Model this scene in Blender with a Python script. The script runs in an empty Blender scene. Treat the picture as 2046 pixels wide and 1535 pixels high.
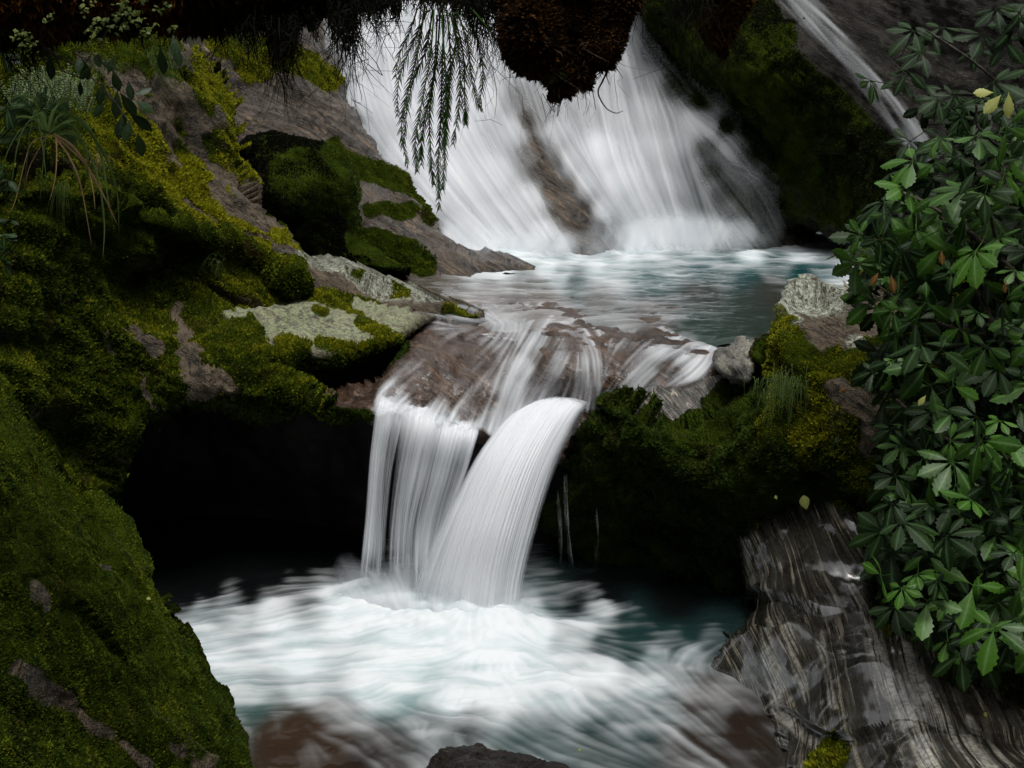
import bpy, math, random
import numpy as np
from mathutils import Vector

rng = np.random.default_rng(7)
random.seed(7)
S = bpy.context.scene
C = S.collection

# ------------------------------------------------------------------ camera
FPX, W, H = 2811.0, 2046.0, 1535.0
CAMZ = 3.0
PITCH = math.atan(567.5 / FPX)
cam_d = bpy.data.cameras.new('camera')
cam = bpy.data.objects.new('camera', cam_d)
C.objects.link(cam)
cam.location = (0, 0, CAMZ)
cam.rotation_euler = (math.pi / 2 - PITCH, 0, 0)
cam_d.sensor_width = 36.0
cam_d.lens = 36.0 * FPX / W
cam_d.clip_start = 0.05
cam_d.clip_end = 500
S.camera = cam

# ------------------------------------------------------------------ light
SUN_EL, SUN_AZ = math.radians(74), math.radians(150)      # azimuth measured from +Y towards +X
world = bpy.data.worlds.new('World')
S.world = world
world.use_nodes = True
wn, wl = world.node_tree.nodes, world.node_tree.links
wn.clear()
sky = wn.new('ShaderNodeTexSky')
sky.sky_type = 'NISHITA'
sky.sun_disc = False
sky.sun_elevation = SUN_EL
sky.sun_rotation = SUN_AZ
sky.air_density = 1.0
sky.dust_density = 4.0
hs = wn.new('ShaderNodeHueSaturation')
hs.inputs['Saturation'].default_value = 0.06
bg = wn.new('ShaderNodeBackground')
bg.inputs['Strength'].default_value = 0.12
wo = wn.new('ShaderNodeOutputWorld')
wl.new(sky.outputs[0], hs.inputs['Color'])
wl.new(hs.outputs[0], bg.inputs[0])
wl.new(bg.outputs[0], wo.inputs[0])
sun_d = bpy.data.lights.new('sun', 'SUN')
sun_d.energy = 1.5
sun_d.angle = math.radians(22)
sun_d.color = (1.0, 0.97, 0.93)
sun = bpy.data.objects.new('sun', sun_d)
C.objects.link(sun)
sdir = Vector((math.cos(SUN_EL) * math.sin(SUN_AZ), math.cos(SUN_EL) * math.cos(SUN_AZ), math.sin(SUN_EL)))
sun.rotation_euler = sdir.to_track_quat('Z', 'Y').to_euler()
sun.location = (0, 10, 20)
S.view_settings.view_transform = 'Standard'
S.view_settings.look = 'None'
S.view_settings.exposure = 0.62
S.view_settings.gamma = 1.0
S.render.engine = 'CYCLES'
S.cycles.max_bounces = 6
S.cycles.transparent_max_bounces = 24
S.cycles.caustics_reflective = False
S.cycles.caustics_refractive = False

# ------------------------------------------------------------------ maths
CT, ST = math.cos(PITCH), math.sin(PITCH)


def P(px, py, d):
    """world point on the line of sight of pixel (px,py) of the 2046 photo, d metres ahead"""
    px, py, d = np.broadcast_arrays(np.asarray(px, float), np.asarray(py, float), np.asarray(d, float))
    x = (px - W / 2) / FPX
    y = -(py - H / 2) / FPX
    Y = CT + y * ST
    Z = -ST + y * CT
    k = d / Y
    return np.stack([x * k, Y * k, CAMZ + Z * k], -1)


def PZ(px, py, z):
    x = (np.asarray(px, float) - W / 2) / FPX
    y = -(np.asarray(py, float) - H / 2) / FPX
    Y = CT + y * ST
    Z = -ST + y * CT
    k = (z - CAMZ) / Z
    return np.stack([x * k, Y * k, CAMZ + Z * k], -1)


def project(p):
    v = p - np.array([0, 0, CAMZ])
    f = v[..., 1] * CT - v[..., 2] * ST
    u = v[..., 1] * ST + v[..., 2] * CT
    f = np.maximum(f, 1e-3)
    return W / 2 + FPX * v[..., 0] / f, H / 2 - FPX * u / f


def _hash(ix, iy, iz, seed):
    h = (ix * 374761393 + iy * 668265263 + iz * 2147483647 + seed * 1274126177) & 0xFFFFFFFF
    h = ((h ^ (h >> 13)) * 1274126177) & 0xFFFFFFFF
    h = ((h ^ (h >> 16)) * 2246822519) & 0xFFFFFFFF
    return ((h ^ (h >> 15)) & 0xFFFFFF) / float(0xFFFFFF)


def vnoise(p, seed=0):
    """value noise in 0..1, p (...,2|3)"""
    p = np.asarray(p, float)
    if p.shape[-1] == 2:
        p = np.concatenate([p, np.zeros(p.shape[:-1] + (1,))], -1)
    i = np.floor(p).astype(np.int64)
    f = p - i
    f = f * f * f * (f * (f * 6 - 15) + 10)
    r = 0
    for dx in (0, 1):
        wx = f[..., 0] if dx else 1 - f[..., 0]
        for dy in (0, 1):
            wy = f[..., 1] if dy else 1 - f[..., 1]
            for dz in (0, 1):
                wz = f[..., 2] if dz else 1 - f[..., 2]
                r = r + wx * wy * wz * _hash(i[..., 0] + dx, i[..., 1] + dy, i[..., 2] + dz, seed)
    return r


def fbm(p, scale=1.0, octaves=4, seed=0, gain=0.5):
    p = np.asarray(p, float) * scale
    a, t, r = 1.0, 0.0, 0.0
    for o in range(octaves):
        r = r + a * vnoise(p + 17.3 * o, seed + o)
        t += a
        a *= gain
        p = p * 2.03
    return r / t


def sstep(a, b, x):
    t = np.clip((x - a) / (b - a), 0, 1)
    return t * t * (3 - 2 * t)


def inside(poly, x, y):
    poly = np.asarray(poly, float)
    r = np.zeros(x.shape, bool)
    n = len(poly)
    for k in range(n):
        x0, y0 = poly[k]
        x1, y1 = poly[(k + 1) % n]
        if y0 == y1:
            continue
        c = ((y0 > y) != (y1 > y)) & (x < (x1 - x0) * (y - y0) / (y1 - y0) + x0)
        r ^= c
    return r


def seg_dist(pl, x, y, closed=False):
    pl = np.asarray(pl, float)
    best = np.full(x.shape, 1e9)
    n = len(pl)
    for k in range(n if closed else n - 1):
        a, b = pl[k][:2], pl[(k + 1) % n][:2]
        d = b - a
        L2 = max(d @ d, 1e-9)
        t = np.clip(((x - a[0]) * d[0] + (y - a[1]) * d[1]) / L2, 0, 1)
        best = np.minimum(best, np.hypot(x - a[0] - t * d[0], y - a[1] - t * d[1]))
    return best


def smooth_poly(poly, it=2):
    p = np.asarray(poly, float)
    for _ in range(it):
        q = np.roll(p, -1, 0)
        p = np.stack([0.8 * p + 0.2 * q, 0.2 * p + 0.8 * q], 1).reshape(-1, 2)
    return p


def spline(pts, n):
    """Catmull-Rom through pts, n samples"""
    p = np.asarray(pts, float)
    p = np.concatenate([[2 * p[0] - p[1]], p, [2 * p[-1] - p[-2]]])
    m = len(p) - 3
    t = np.linspace(0, m, n)
    k = np.minimum(t.astype(int), m - 1)
    f = (t - k)[:, None]
    a, b, c, d = p[k], p[k + 1], p[k + 2], p[k + 3]
    return 0.5 * (2 * b + (c - a) * f + (2 * a - 5 * b + 4 * c - d) * f ** 2 + (3 * b - a - 3 * c + d) * f ** 3)


def tps(ctrl, x, y):
    c = np.asarray(ctrl, float)
    X = c[:, :2] / 500.0
    n = len(c)

    def phi(r2):
        return 0.5 * r2 * np.log(r2 + 1e-12)
    D = ((X[:, None] - X[None]) ** 2).sum(-1)
    A = np.zeros((n + 3, n + 3))
    A[:n, :n] = phi(D) + np.eye(n) * 1e-3
    A[:n, n] = 1
    A[:n, n + 1:] = X
    A[n, :n] = 1
    A[n + 1:, :n] = X.T
    w = np.linalg.solve(A, np.concatenate([c[:, 2], [0, 0, 0]]))
    xs, ys = x / 500.0, y / 500.0
    r = w[n] + w[n + 1] * xs + w[n + 2] * ys
    for k in range(n):
        r = r + w[k] * phi((xs - X[k, 0]) ** 2 + (ys - X[k, 1]) ** 2)
    return r


def idw(pts, x, y, power=3.7):
    """pts (x,y,val...)"""
    pts = np.asarray(pts, float)
    num, den = 0.0, 0.0
    for q in pts:
        w = 1.0 / (((x - q[0]) ** 2 + (y - q[1]) ** 2 + 60.0) ** (power / 2))
        num = num + w[..., None] * q[2:]
        den = den + w
    r = num / den[..., None]
    return r[..., 0] if r.shape[-1] == 1 else r


def paint(x, y, strokes):
    """soft brush strokes: (polyline, half width, strength)"""
    r = np.zeros(x.shape)
    for pl, w, s in strokes:
        pl = np.asarray(pl, float)
        if len(pl) == 1:
            d = np.hypot(x - pl[0][0], y - pl[0][1])
        else:
            d = seg_dist(pl, x, y)
        r = np.maximum(r, s * (1 - sstep(0.45 * w, 1.3 * w, d)))
    return r


def lic(vx, vy, src, L):
    ny, nx = src.shape
    yy, xx = np.mgrid[0:ny, 0:nx].astype(float)
    acc = src.copy()
    cnt = 1.0
    for sgn in (1, -1):
        x, y = xx.copy(), yy.copy()
        pvx, pvy = vx, vy
        for k in range(L):
            ix = np.clip(x.round().astype(int), 0, nx - 1)
            iy = np.clip(y.round().astype(int), 0, ny - 1)
            ax, ay = vx[iy, ix], vy[iy, ix]
            fl = np.where(ax * pvx + ay * pvy < 0, -1.0, 1.0)
            pvx, pvy = ax * fl, ay * fl
            x = x + sgn * pvx
            y = y + sgn * pvy
            x = np.clip(x, 0, nx - 1.001)
            y = np.clip(y, 0, ny - 1.001)
            x0, y0 = x.astype(int), y.astype(int)
            fx, fy = x - x0, y - y0
            w = 0.5 + 0.5 * math.cos(math.pi * k / L)
            acc += w * (src[y0, x0] * (1 - fx) * (1 - fy) + src[y0, np.minimum(x0 + 1, nx - 1)] * fx * (1 - fy)
                        + src[np.minimum(y0 + 1, ny - 1), x0] * (1 - fx) * fy
                        + src[np.minimum(y0 + 1, ny - 1), np.minimum(x0 + 1, nx - 1)] * fx * fy)
            cnt += w
    r = acc / cnt
    r = (r - r.mean()) / (r.std() + 1e-9)
    return np.clip(0.5 + 0.2 * r, 0, 1)


def blur(a, n=1):
    for _ in range(n):
        a = np.pad(a, 1, mode='edge')
        a = (a[1:-1, 1:-1] * 2 + a[:-2, 1:-1] + a[2:, 1:-1] + a[1:-1, :-2] + a[1:-1, 2:]) / 6
    return a


# ------------------------------------------------------------------ object helpers
def tag(o, label=None, cat=None, group=None, kind=None):
    if label:
        o['label'] = label
    if cat:
        o['category'] = cat
    if group:
        o['group'] = group
    if kind:
        o['kind'] = kind
    return o


def mesh_obj(name, verts, faces, mat, parent=None, attrs=None, smooth=True, origin=None):
    """verts (n,3) world numpy, faces (m,3|4) numpy or list of such arrays"""
    verts = np.asarray(verts, np.float32)
    if isinstance(faces, np.ndarray):
        faces = [faces]
    faces = [np.asarray(f, np.int32) for f in faces if len(f)]
    if origin is None:
        origin = np.array(parent['_o']) if (parent is not None and '_o' in parent) else verts.mean(0)
    me = bpy.data.meshes.new(name)
    me.vertices.add(len(verts))
    me.vertices.foreach_set('co', (verts - np.asarray(origin, np.float32)).ravel())
    nl = sum(f.size for f in faces)
    nf = sum(len(f) for f in faces)
    me.loops.add(nl)
    me.loops.foreach_set('vertex_index', np.concatenate([f.ravel() for f in faces]))
    me.polygons.add(nf)
    tot = np.concatenate([np.full(len(f), f.shape[1], np.int32) for f in faces])
    st = np.concatenate([[0], np.cumsum(tot)[:-1]]).astype(np.int32)
    me.polygons.foreach_set('loop_start', st)
    me.polygons.foreach_set('loop_total', tot)
    me.polygons.foreach_set('use_smooth', np.full(nf, smooth))
    me.update(calc_edges=True)
    for k, v in (attrs or {}).items():
        v = np.asarray(v, np.float32)
        if v.ndim == 2:
            a = me.attributes.new(k, 'FLOAT_COLOR', 'POINT')
            if v.shape[1] == 3:
                v = np.concatenate([v, np.ones((len(v), 1), np.float32)], 1)
            a.data.foreach_set('color', v.ravel())
        else:
            a = me.attributes.new(k, 'FLOAT', 'POINT')
            a.data.foreach_set('value', v.ravel())
    me.materials.append(mat)
    me.validate()
    o = bpy.data.objects.new(name, me)
    C.objects.link(o)
    if parent is not None:
        o.parent = parent
        if '_o' in parent:
            o.location = np.asarray(origin, float) - np.array(parent['_o'])
        else:
            o.location = origin
    else:
        o.location = [float(v) for v in origin]
    return o


def empty(name, loc):
    o = bpy.data.objects.new(name, None)
    o.empty_display_size = 0.1
    C.objects.link(o)
    o.location = [float(v) for v in loc]
    ORIG[o.name] = np.array(loc, float)
    return o


ORIG = {}


def part(name, verts, faces, mat, parent, attrs=None, smooth=True):
    """child mesh of an Empty or mesh thing; verts in world coordinates"""
    base = np.array(parent.matrix_world.translation) if parent.name not in ORIG else ORIG[parent.name]
    o = mesh_obj(name, verts, faces, mat, None, attrs, smooth, origin=base)
    o.parent = parent
    o.location = (0, 0, 0)
    ORIG[o.name] = base
    return o


# ------------------------------------------------------------------ materials
def new_mat(name):
    m = bpy.data.materials.new(name)
    m.use_nodes = True
    nt = m.node_tree
    nt.nodes.clear()
    out = nt.nodes.new('ShaderNodeOutputMaterial')
    return m, nt, out


class NT:
    def __init__(self, nt):
        self.nt = nt

    def n(self, t, **kw):
        x = self.nt.nodes.new(t)
        for k, v in kw.items():
            setattr(x, k, v)
        return x

    def l(self, a, b):
        self.nt.links.new(a, b)

    def val(self, a, sock):
        if isinstance(a, (int, float)):
            sock.default_value = a
        elif isinstance(a, (tuple, list)):
            sock.default_value = tuple(a) + ((1,) if len(a) == 3 and len(sock.default_value) == 4 else ())
        else:
            self.l(a, sock)

    def attr(self, name, col=False):
        x = self.n('ShaderNodeAttribute')
        x.attribute_name = name
        return x.outputs['Color' if col else 'Fac']

    def math(self, op, a, b=0.0, clamp=False):
        x = self.n('ShaderNodeMath', operation=op, use_clamp=clamp)
        self.val(a, x.inputs[0])
        self.val(b, x.inputs[1])
        return x.outputs[0]

    def mix(self, f, a, b):
        x = self.n('ShaderNodeMix', data_type='RGBA')
        self.val(f, x.inputs[0])
        self.val(a, x.inputs[6])
        self.val(b, x.inputs[7])
        return x.outputs[2]

    def noise(self, vec, scale, detail=4, rough=0.55, dist=0.0):
        x = self.n('ShaderNodeTexNoise')
        if vec is not None:
            self.l(vec, x.inputs['Vector'])
        x.inputs['Scale'].default_value = scale
        x.inputs['Detail'].default_value = detail
        x.inputs['Roughness'].default_value = rough
        x.inputs['Distortion'].default_value = dist
        return x.outputs[0]

    def ramp(self, f, lo, hi):
        x = self.n('ShaderNodeMapRange', interpolation_type='SMOOTHSTEP')
        self.val(f, x.inputs[0])
        x.inputs[1].default_value = lo
        x.inputs[2].default_value = hi
        return x.outputs[0]

    def mapping(self, vec, rot=(0, 0, 0), scale=(1, 1, 1)):
        y = self.n('ShaderNodeMapping')
        self.l(vec, y.inputs[0])
        y.inputs['Rotation'].default_value = rot
        x = self.n('ShaderNodeMapping')
        self.l(y.outputs[0], x.inputs[0])
        x.inputs['Scale'].default_value = scale
        return x.outputs[0]

    def bump(self, h, strength=0.5, dist=0.02, normal=None):
        x = self.n('ShaderNodeBump')
        x.inputs['Strength'].default_value = strength
        x.inputs['Distance'].default_value = dist
        self.l(h, x.inputs['Height'])
        if normal is not None:
            self.l(normal, x.inputs['Normal'])
        return x.outputs[0]

    def bsdf(self, col, rough=0.6, spec=0.5, normal=None, **kw):
        x = self.n('ShaderNodeBsdfPrincipled')
        self.val(col, x.inputs['Base Color'])
        self.val(rough, x.inputs['Roughness'])
        self.val(spec, x.inputs['Specular IOR Level'])
        if normal is not None:
            self.l(normal, x.inputs['Normal'])
        for k, v in kw.items():
            self.val(v, x.inputs[k.replace('_', ' ')])
        return x


def rock_mat(name, c1, c2, vein=None, vein_w=0.03, strata=(0, 0, 1), k=8, freq=4, rough=0.45, spec=0.5, warp=0.25,
             moss=(0.026, 0.040, 0.004), lich=(0.42, 0.45, 0.36), bump=0.5, wet=(0.25, 0.6), vein_scale=3.0, coat=0.0, crk=0.85, lst=False, wscale=1.4):
    m, nt, out = new_mat(name)
    t = NT(nt)
    geo = t.n('ShaderNodeNewGeometry')
    pos = geo.outputs['Position']
    q = Vector(strata).normalized().rotation_difference(Vector((0, 0, 1))).to_euler()
    # warp
    wnz = t.n('ShaderNodeTexNoise')
    t.l(pos, wnz.inputs['Vector'])
    wnz.inputs['Scale'].default_value = wscale
    wnz.inputs['Detail'].default_value = 3 if wscale > 1 else 1
    vm = t.n('ShaderNodeVectorMath', operation='MULTIPLY_ADD')
    t.l(wnz.outputs['Color'], vm.inputs[0])
    vm.inputs[1].default_value = (warp, warp, warp)
    t.l(pos, vm.inputs[2])
    st = t.mapping(vm.outputs[0], q, (1, 1, k))
    s1 = t.noise(st, freq, 6, 0.62)
    s2 = t.noise(st, freq * 5, 4, 0.6)
    big = t.noise(pos, 1.7, 5, 0.6)
    fine = t.noise(pos, 60, 3, 0.6)
    f = t.math('ADD', t.math('MULTIPLY', s1, 0.65), t.math('MULTIPLY', s2, 0.35))
    col = t.mix(t.ramp(f, 0.36, 0.64), c1, c2)
    col = t.mix(t.math('MULTIPLY', t.ramp(big, 0.45, 0.7), 0.55), col, tuple(0.45 * a for a in c1))
    col = t.mix(t.math('MULTIPLY', t.ramp(fine, 0.5, 0.72), 0.5), col, tuple(min(1, 1.5 * a) for a in c2))
    mott = t.noise(pos, 26, 4, 0.7)
    col = t.mix(t.math('MULTIPLY', t.ramp(mott, 0.5, 0.68), 0.6), col, tuple(0.35 * a for a in c1))
    crz = t.noise(t.mapping(vm.outputs[0], q, (1, 1, k * 0.6)), freq * 1.6, 5, 0.65)
    crack = t.math('SUBTRACT', 1.0, t.ramp(t.math('ABSOLUTE', t.math('SUBTRACT', crz, 0.5)), 0.004, 0.028))
    crack = t.math('MULTIPLY', crack, t.ramp(big, 0.4, 0.6))
    col = t.mix(t.math('MULTIPLY', crack, crk), col, tuple(0.2 * a for a in c1))
    if vein:
        vz = t.noise(t.mapping(vm.outputs[0], q, (0.55, 0.55, k * 0.9)), vein_scale, 3, 0.55)
        v = t.math('SUBTRACT', 1.0, t.ramp(t.math('ABSOLUTE', t.math('SUBTRACT', vz, 0.5)), vein_w * 0.25, vein_w))
        v = t.math('MULTIPLY', v, t.ramp(t.noise(st, 1.1, 4), 0.42, 0.62))
        v2z = t.noise(t.mapping(vm.outputs[0], q, (0.35, 0.35, k * 2.2)), vein_scale, 2, 0.5)
        v2 = t.math('SUBTRACT', 1.0, t.ramp(t.math('ABSOLUTE', t.math('SUBTRACT', v2z, 0.5)), 0.004, 0.022))
        v = t.math('MAXIMUM', v, t.math('MULTIPLY', v2, t.math('MULTIPLY', t.ramp(big, 0.35, 0.6), 0.5)))
        v = t.math('MULTIPLY', t.math('MULTIPLY', v, 0.75), t.ramp(fine, 0.25, 0.55))
        col = t.mix(v, col, vein)
    lf = t.math('MULTIPLY', t.attr('lichen'), t.ramp(t.noise(t.mapping(vm.outputs[0], q, (0.8, 0.8, k * 1.4)), 2.0, 4, 0.6), 0.44, 0.56) if lst else t.ramp(t.noise(pos, 22, 5, 0.7), 0.40, 0.52))
    lcol = t.mix(t.ramp(t.noise(pos, 45, 3), 0.4, 0.65), lich, tuple(0.45 * a for a in lich))
    col = t.mix(lf, col, lcol)
    mf = t.attr('moss')
    mcol = t.mix(t.ramp(t.noise(pos, 5, 4), 0.35, 0.65), moss, tuple(0.5 * a for a in moss))
    mfr = t.ramp(mf, 0.25, 0.6)
    col = t.mix(mfr, col, mcol)
    wetn = t.ramp(t.noise(st, 2.2, 4), 0.35, 0.65)
    rg = t.n('ShaderNodeMapRange')
    t.l(wetn, rg.inputs[0])
    rg.inputs[3].default_value, rg.inputs[4].default_value = wet
    r = t.math('ADD', rg.outputs[0], t.math('MULTIPLY', mfr, 0.6), True)
    hgt = t.math('ADD', t.math('MULTIPLY', f, 1.0), t.math('MULTIPLY', fine, 0.3))
    hgt = t.math('SUBTRACT', hgt, t.math('MULTIPLY', crack, 0.6 * crk))
    hgt = t.math('ADD', hgt, t.math('MULTIPLY', t.noise(pos, 14, 5, 0.65), 0.7 if crk > 0.5 else 0.25))
    nb = t.bump(hgt, bump, 0.07)
    b = t.bsdf(col, r, t.math('MULTIPLY', t.math('SUBTRACT', 1.0, mfr), spec), nb)
    if coat:
        t.l(t.math('MULTIPLY', t.math('SUBTRACT', 1.0, mfr), coat), b.inputs['Coat Weight'])
        b.inputs['Coat Roughness'].default_value = 0.12
        b.inputs['Coat IOR'].default_value = 1.9
        t.l(t.bump(hgt, bump * 0.35, 0.04), b.inputs['Coat Normal'])
    t.l(b.outputs[0], out.inputs[0])
    return m


def moss_mat(name, dark, mid, light, brown=(0.05, 0.028, 0.008)):
    m, nt, out = new_mat(name)
    t = NT(nt)
    pos = t.n('ShaderNodeNewGeometry').outputs['Position']
    n1 = t.math('ADD', t.math('MULTIPLY', t.noise(pos, 3.0, 4, 0.6), 0.55), t.math('MULTIPLY', t.noise(pos, 1.1, 3, 0.6), 0.45))
    n2 = t.noise(pos, 11, 3, 0.6)
    f = t.math('ADD', t.math('MULTIPLY', n1, 0.55), t.math('MULTIPLY', n2, 0.45))
    yel = t.attr('yel')  # shifts tufts to the light colour; most masks paint lit moss with it
    f = t.math('ADD', t.math('ADD', f, t.math('MULTIPLY', yel, 0.3)), t.math('MULTIPLY', t.math('SUBTRACT', t.attr('tint'), 0.5), 0.28))
    c = t.mix(t.ramp(f, 0.36, 0.54), dark, mid)
    c = t.mix(t.ramp(f, 0.54, 0.85), c, light)
    bn = t.math('MULTIPLY', t.ramp(t.noise(pos, 4.3, 4, 0.65), 0.56, 0.70), 0.75)
    c = t.mix(bn, c, brown)
    b = t.bsdf(c, 0.85, 0.15)
    tr = t.n('ShaderNodeBsdfTranslucent')
    t.l(c, tr.inputs[0])
    mx = t.n('ShaderNodeMixShader')
    mx.inputs[0].default_value = 0.3
    t.l(b.outputs[0], mx.inputs[1])
    t.l(tr.outputs[0], mx.inputs[2])
    t.l(mx.outputs[0], out.inputs[0])
    return m


def leaf_mat(name, c1, c2, rough=0.4, spec=0.5, trans=0.2, vein=None):
    m, nt, out = new_mat(name)
    t = NT(nt)
    pos = t.n('ShaderNodeNewGeometry').outputs['Position']
    oi = t.n('ShaderNodeObjectInfo')
    f = t.math('ADD', t.math('MULTIPLY', t.noise(pos, 9, 3), 0.6), t.math('MULTIPLY', t.attr('tint'), 0.4))
    c = t.mix(t.ramp(f, 0.3, 0.7), c1, c2)
    if vein:
        c = t.mix(t.math('MULTIPLY', t.math('POWER', t.attr('mid'), 7.0), 0.8), c, vein)
        c = t.mix(t.math('MULTIPLY', t.ramp(t.noise(pos, 70, 2), 0.58, 0.8), 0.3), c, tuple(1.6 * a for a in c2))
    b = t.bsdf(c, rough, spec, t.bump(t.noise(pos, 45, 3), 0.25, 0.01))
    tr = t.n('ShaderNodeBsdfTranslucent')
    t.l(c, tr.inputs[0])
    mx = t.n('ShaderNodeMixShader')
    mx.inputs[0].default_value = trans
    t.l(b.outputs[0], mx.inputs[1])
    t.l(tr.outputs[0], mx.inputs[2])
    t.l(mx.outputs[0], out.inputs[0])
    return m


def fall_mat():
    m, nt, out = new_mat('falling_water')
    t = NT(nt)
    c = t.mix(t.attr('tone'), (0.62, 0.70, 0.76), (0.95, 0.95, 0.97))
    d = t.n('ShaderNodeBsdfDiffuse')
    t.l(c, d.inputs[0])
    tr = t.n('ShaderNodeBsdfTranslucent')
    t.l(c, tr.inputs[0])
    m1 = t.n('ShaderNodeMixShader')
    m1.inputs[0].default_value = 0.45
    t.l(d.outputs[0], m1.inputs[1])
    t.l(tr.outputs[0], m1.inputs[2])
    tp = t.n('ShaderNodeBsdfTransparent')
    m2 = t.n('ShaderNodeMixShader')
    t.l(t.attr('alpha'), m2.inputs[0])
    t.l(tp.outputs[0], m2.inputs[1])
    t.l(m1.outputs[0], m2.inputs[2])
    t.l(m2.outputs[0], out.inputs[0])
    return m


def water_mat():
    m, nt, out = new_mat('stream_water')
    t = NT(nt)
    body = t.bsdf(t.attr('body', True), 0.14, 0.22)
    body.inputs['IOR'].default_value = 1.33
    fo = t.bsdf(t.mix(t.attr('tone'), (0.34, 0.44, 0.46), (0.60, 0.625, 0.64)), 0.8, 0.1)
    mx = t.n('ShaderNodeMixShader')
    t.l(t.attr('foam'), mx.inputs[0])
    t.l(body.outputs[0], mx.inputs[1])
    t.l(fo.outputs[0], mx.inputs[2])
    t.l(mx.outputs[0], out.inputs[0])
    return m


def plain_mat(name, c1, c2, scale=12, rough=0.7, spec=0.3):
    m, nt, out = new_mat(name)
    t = NT(nt)
    pos = t.n('ShaderNodeNewGeometry').outputs['Position']
    n = t.noise(pos, scale, 4)
    b = t.bsdf(t.mix(t.ramp(n, 0.35, 0.65), c1, c2), rough, spec, t.bump(n, 0.5, 0.02))
    t.l(b.outputs[0], out.inputs[0])
    return m


M = {}
M['fall'] = fall_mat()
M['water'] = water_mat()
M['terrain'] = plain_mat('gorge_ground', (0.012, 0.014, 0.008), (0.03, 0.03, 0.018), 1.5, 0.9)
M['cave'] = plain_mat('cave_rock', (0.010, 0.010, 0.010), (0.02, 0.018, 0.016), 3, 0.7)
M['schist'] = rock_mat('banded_schist', (0.010, 0.009, 0.007), (0.036, 0.034, 0.028), (0.34, 0.30, 0.22), 0.028, (0.80, -0.10, 0.52), 20, 1.3,
                       wet=(0.25, 0.5), bump=0.12, warp=0.30, vein_scale=1.3, coat=1.0, spec=0.2, crk=0.12, lich=(0.40, 0.385, 0.33), lst=True, wscale=0.75)
M['mossrock'] = rock_mat('mossy_rock', (0.042, 0.031, 0.020), (0.12, 0.092, 0.058), None, 0.03, (0.62, 0.1, 0.78), 7, 2.2, wet=(0.5, 0.85), bump=0.9, spec=0.3)
M['darkrock'] = rock_mat('dark_rock', (0.020, 0.018, 0.015), (0.05, 0.043, 0.036), None, 0.03, (0.5, 0.1, 0.8), 6, 2.2, wet=(0.35, 0.6))
M['slab'] = rock_mat('lichen_slab', (0.06, 0.05, 0.036), (0.135, 0.118, 0.08), None, 0.03, (0.3, 0.1, 0.9), 5, 2.5, wet=(0.5, 0.8), lich=(0.22, 0.245, 0.13))
M['stria'] = rock_mat('striated_wet_rock', (0.018, 0.014, 0.010), (0.075, 0.058, 0.042), (0.26, 0.17, 0.09), 0.03, (0.55, 0.0, 0.83), 14, 1.6, wet=(0.22, 0.5), bump=0.8)
M['brown'] = rock_mat('brown_wet_shelf', (0.014, 0.007, 0.004), (0.062, 0.032, 0.017), (0.20, 0.13, 0.08), 0.02, (0.5, 0.3, 0.8), 7, 2.6, wet=(0.3, 0.5), bump=0.5, coat=0.12)
M['greyslab'] = rock_mat('grey_schist', (0.035, 0.032, 0.028), (0.09, 0.084, 0.072), (0.48, 0.42, 0.33), 0.03, (0.85, 0, 0.5), 7, 2.0, wet=(0.35, 0.6), lich=(0.27, 0.26, 0.21))
M['wetstone'] = rock_mat('wet_dark_stone', (0.006, 0.004, 0.003), (0.022, 0.013, 0.009), None, 0.03, (0.5, 0.3, 0.8), 4, 3, wet=(0.45, 0.65), bump=0.9, coat=0.10, spec=0.15)
M['backcliff'] = rock_mat('dark_back_cliff', (0.006, 0.0055, 0.005), (0.022, 0.019, 0.015), (0.10, 0.09, 0.07), 0.015, (0.62, 0, 0.78), 10, 1.6, wet=(0.45, 0.75), spec=0.1)
M['moss'] = moss_mat('moss', (0.010, 0.020, 0.002), (0.048, 0.080, 0.004), (0.29, 0.285, 0.010))
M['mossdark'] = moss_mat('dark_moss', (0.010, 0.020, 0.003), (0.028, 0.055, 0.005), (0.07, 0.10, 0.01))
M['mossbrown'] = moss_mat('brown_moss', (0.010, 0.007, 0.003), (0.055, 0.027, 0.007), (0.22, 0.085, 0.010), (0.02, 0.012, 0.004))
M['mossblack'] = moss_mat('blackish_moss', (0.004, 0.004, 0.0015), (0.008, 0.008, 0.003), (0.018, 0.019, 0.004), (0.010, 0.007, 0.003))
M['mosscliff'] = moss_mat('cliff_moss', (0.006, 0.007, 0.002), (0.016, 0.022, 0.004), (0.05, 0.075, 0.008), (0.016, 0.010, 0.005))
M['bark'] = plain_mat('dark_bark', (0.010, 0.008, 0.006), (0.03, 0.024, 0.016), 20, 0.85)
M['stem'] = plain_mat('shrub_bark', (0.02, 0.016, 0.012), (0.07, 0.055, 0.04), 30, 0.7)
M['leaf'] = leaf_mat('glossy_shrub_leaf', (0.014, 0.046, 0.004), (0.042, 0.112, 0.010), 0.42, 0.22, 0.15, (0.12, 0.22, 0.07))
M['leafdark'] = leaf_mat('shaded_shrub_leaf', (0.004, 0.012, 0.002), (0.011, 0.028, 0.004), 0.5, 0.12, 0.12, (0.06, 0.11, 0.05))  # darker leaf copy, the shrub's inner shade put into its colour
M['leafyellow'] = leaf_mat('yellowing_leaf', (0.30, 0.33, 0.06), (0.48, 0.50, 0.16), 0.5, 0.4, 0.25, (0.5, 0.5, 0.2))
M['leaforange'] = leaf_mat('dying_leaf', (0.10, 0.045, 0.01), (0.2, 0.10, 0.02), 0.5, 0.4, 0.25, (0.4, 0.25, 0.08))
M['twigleaf'] = leaf_mat('dark_twig_leaf', (0.014, 0.03, 0.010), (0.028, 0.06, 0.018), 0.45, 0.4, 0.2, (0.04, 0.07, 0.03))
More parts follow.
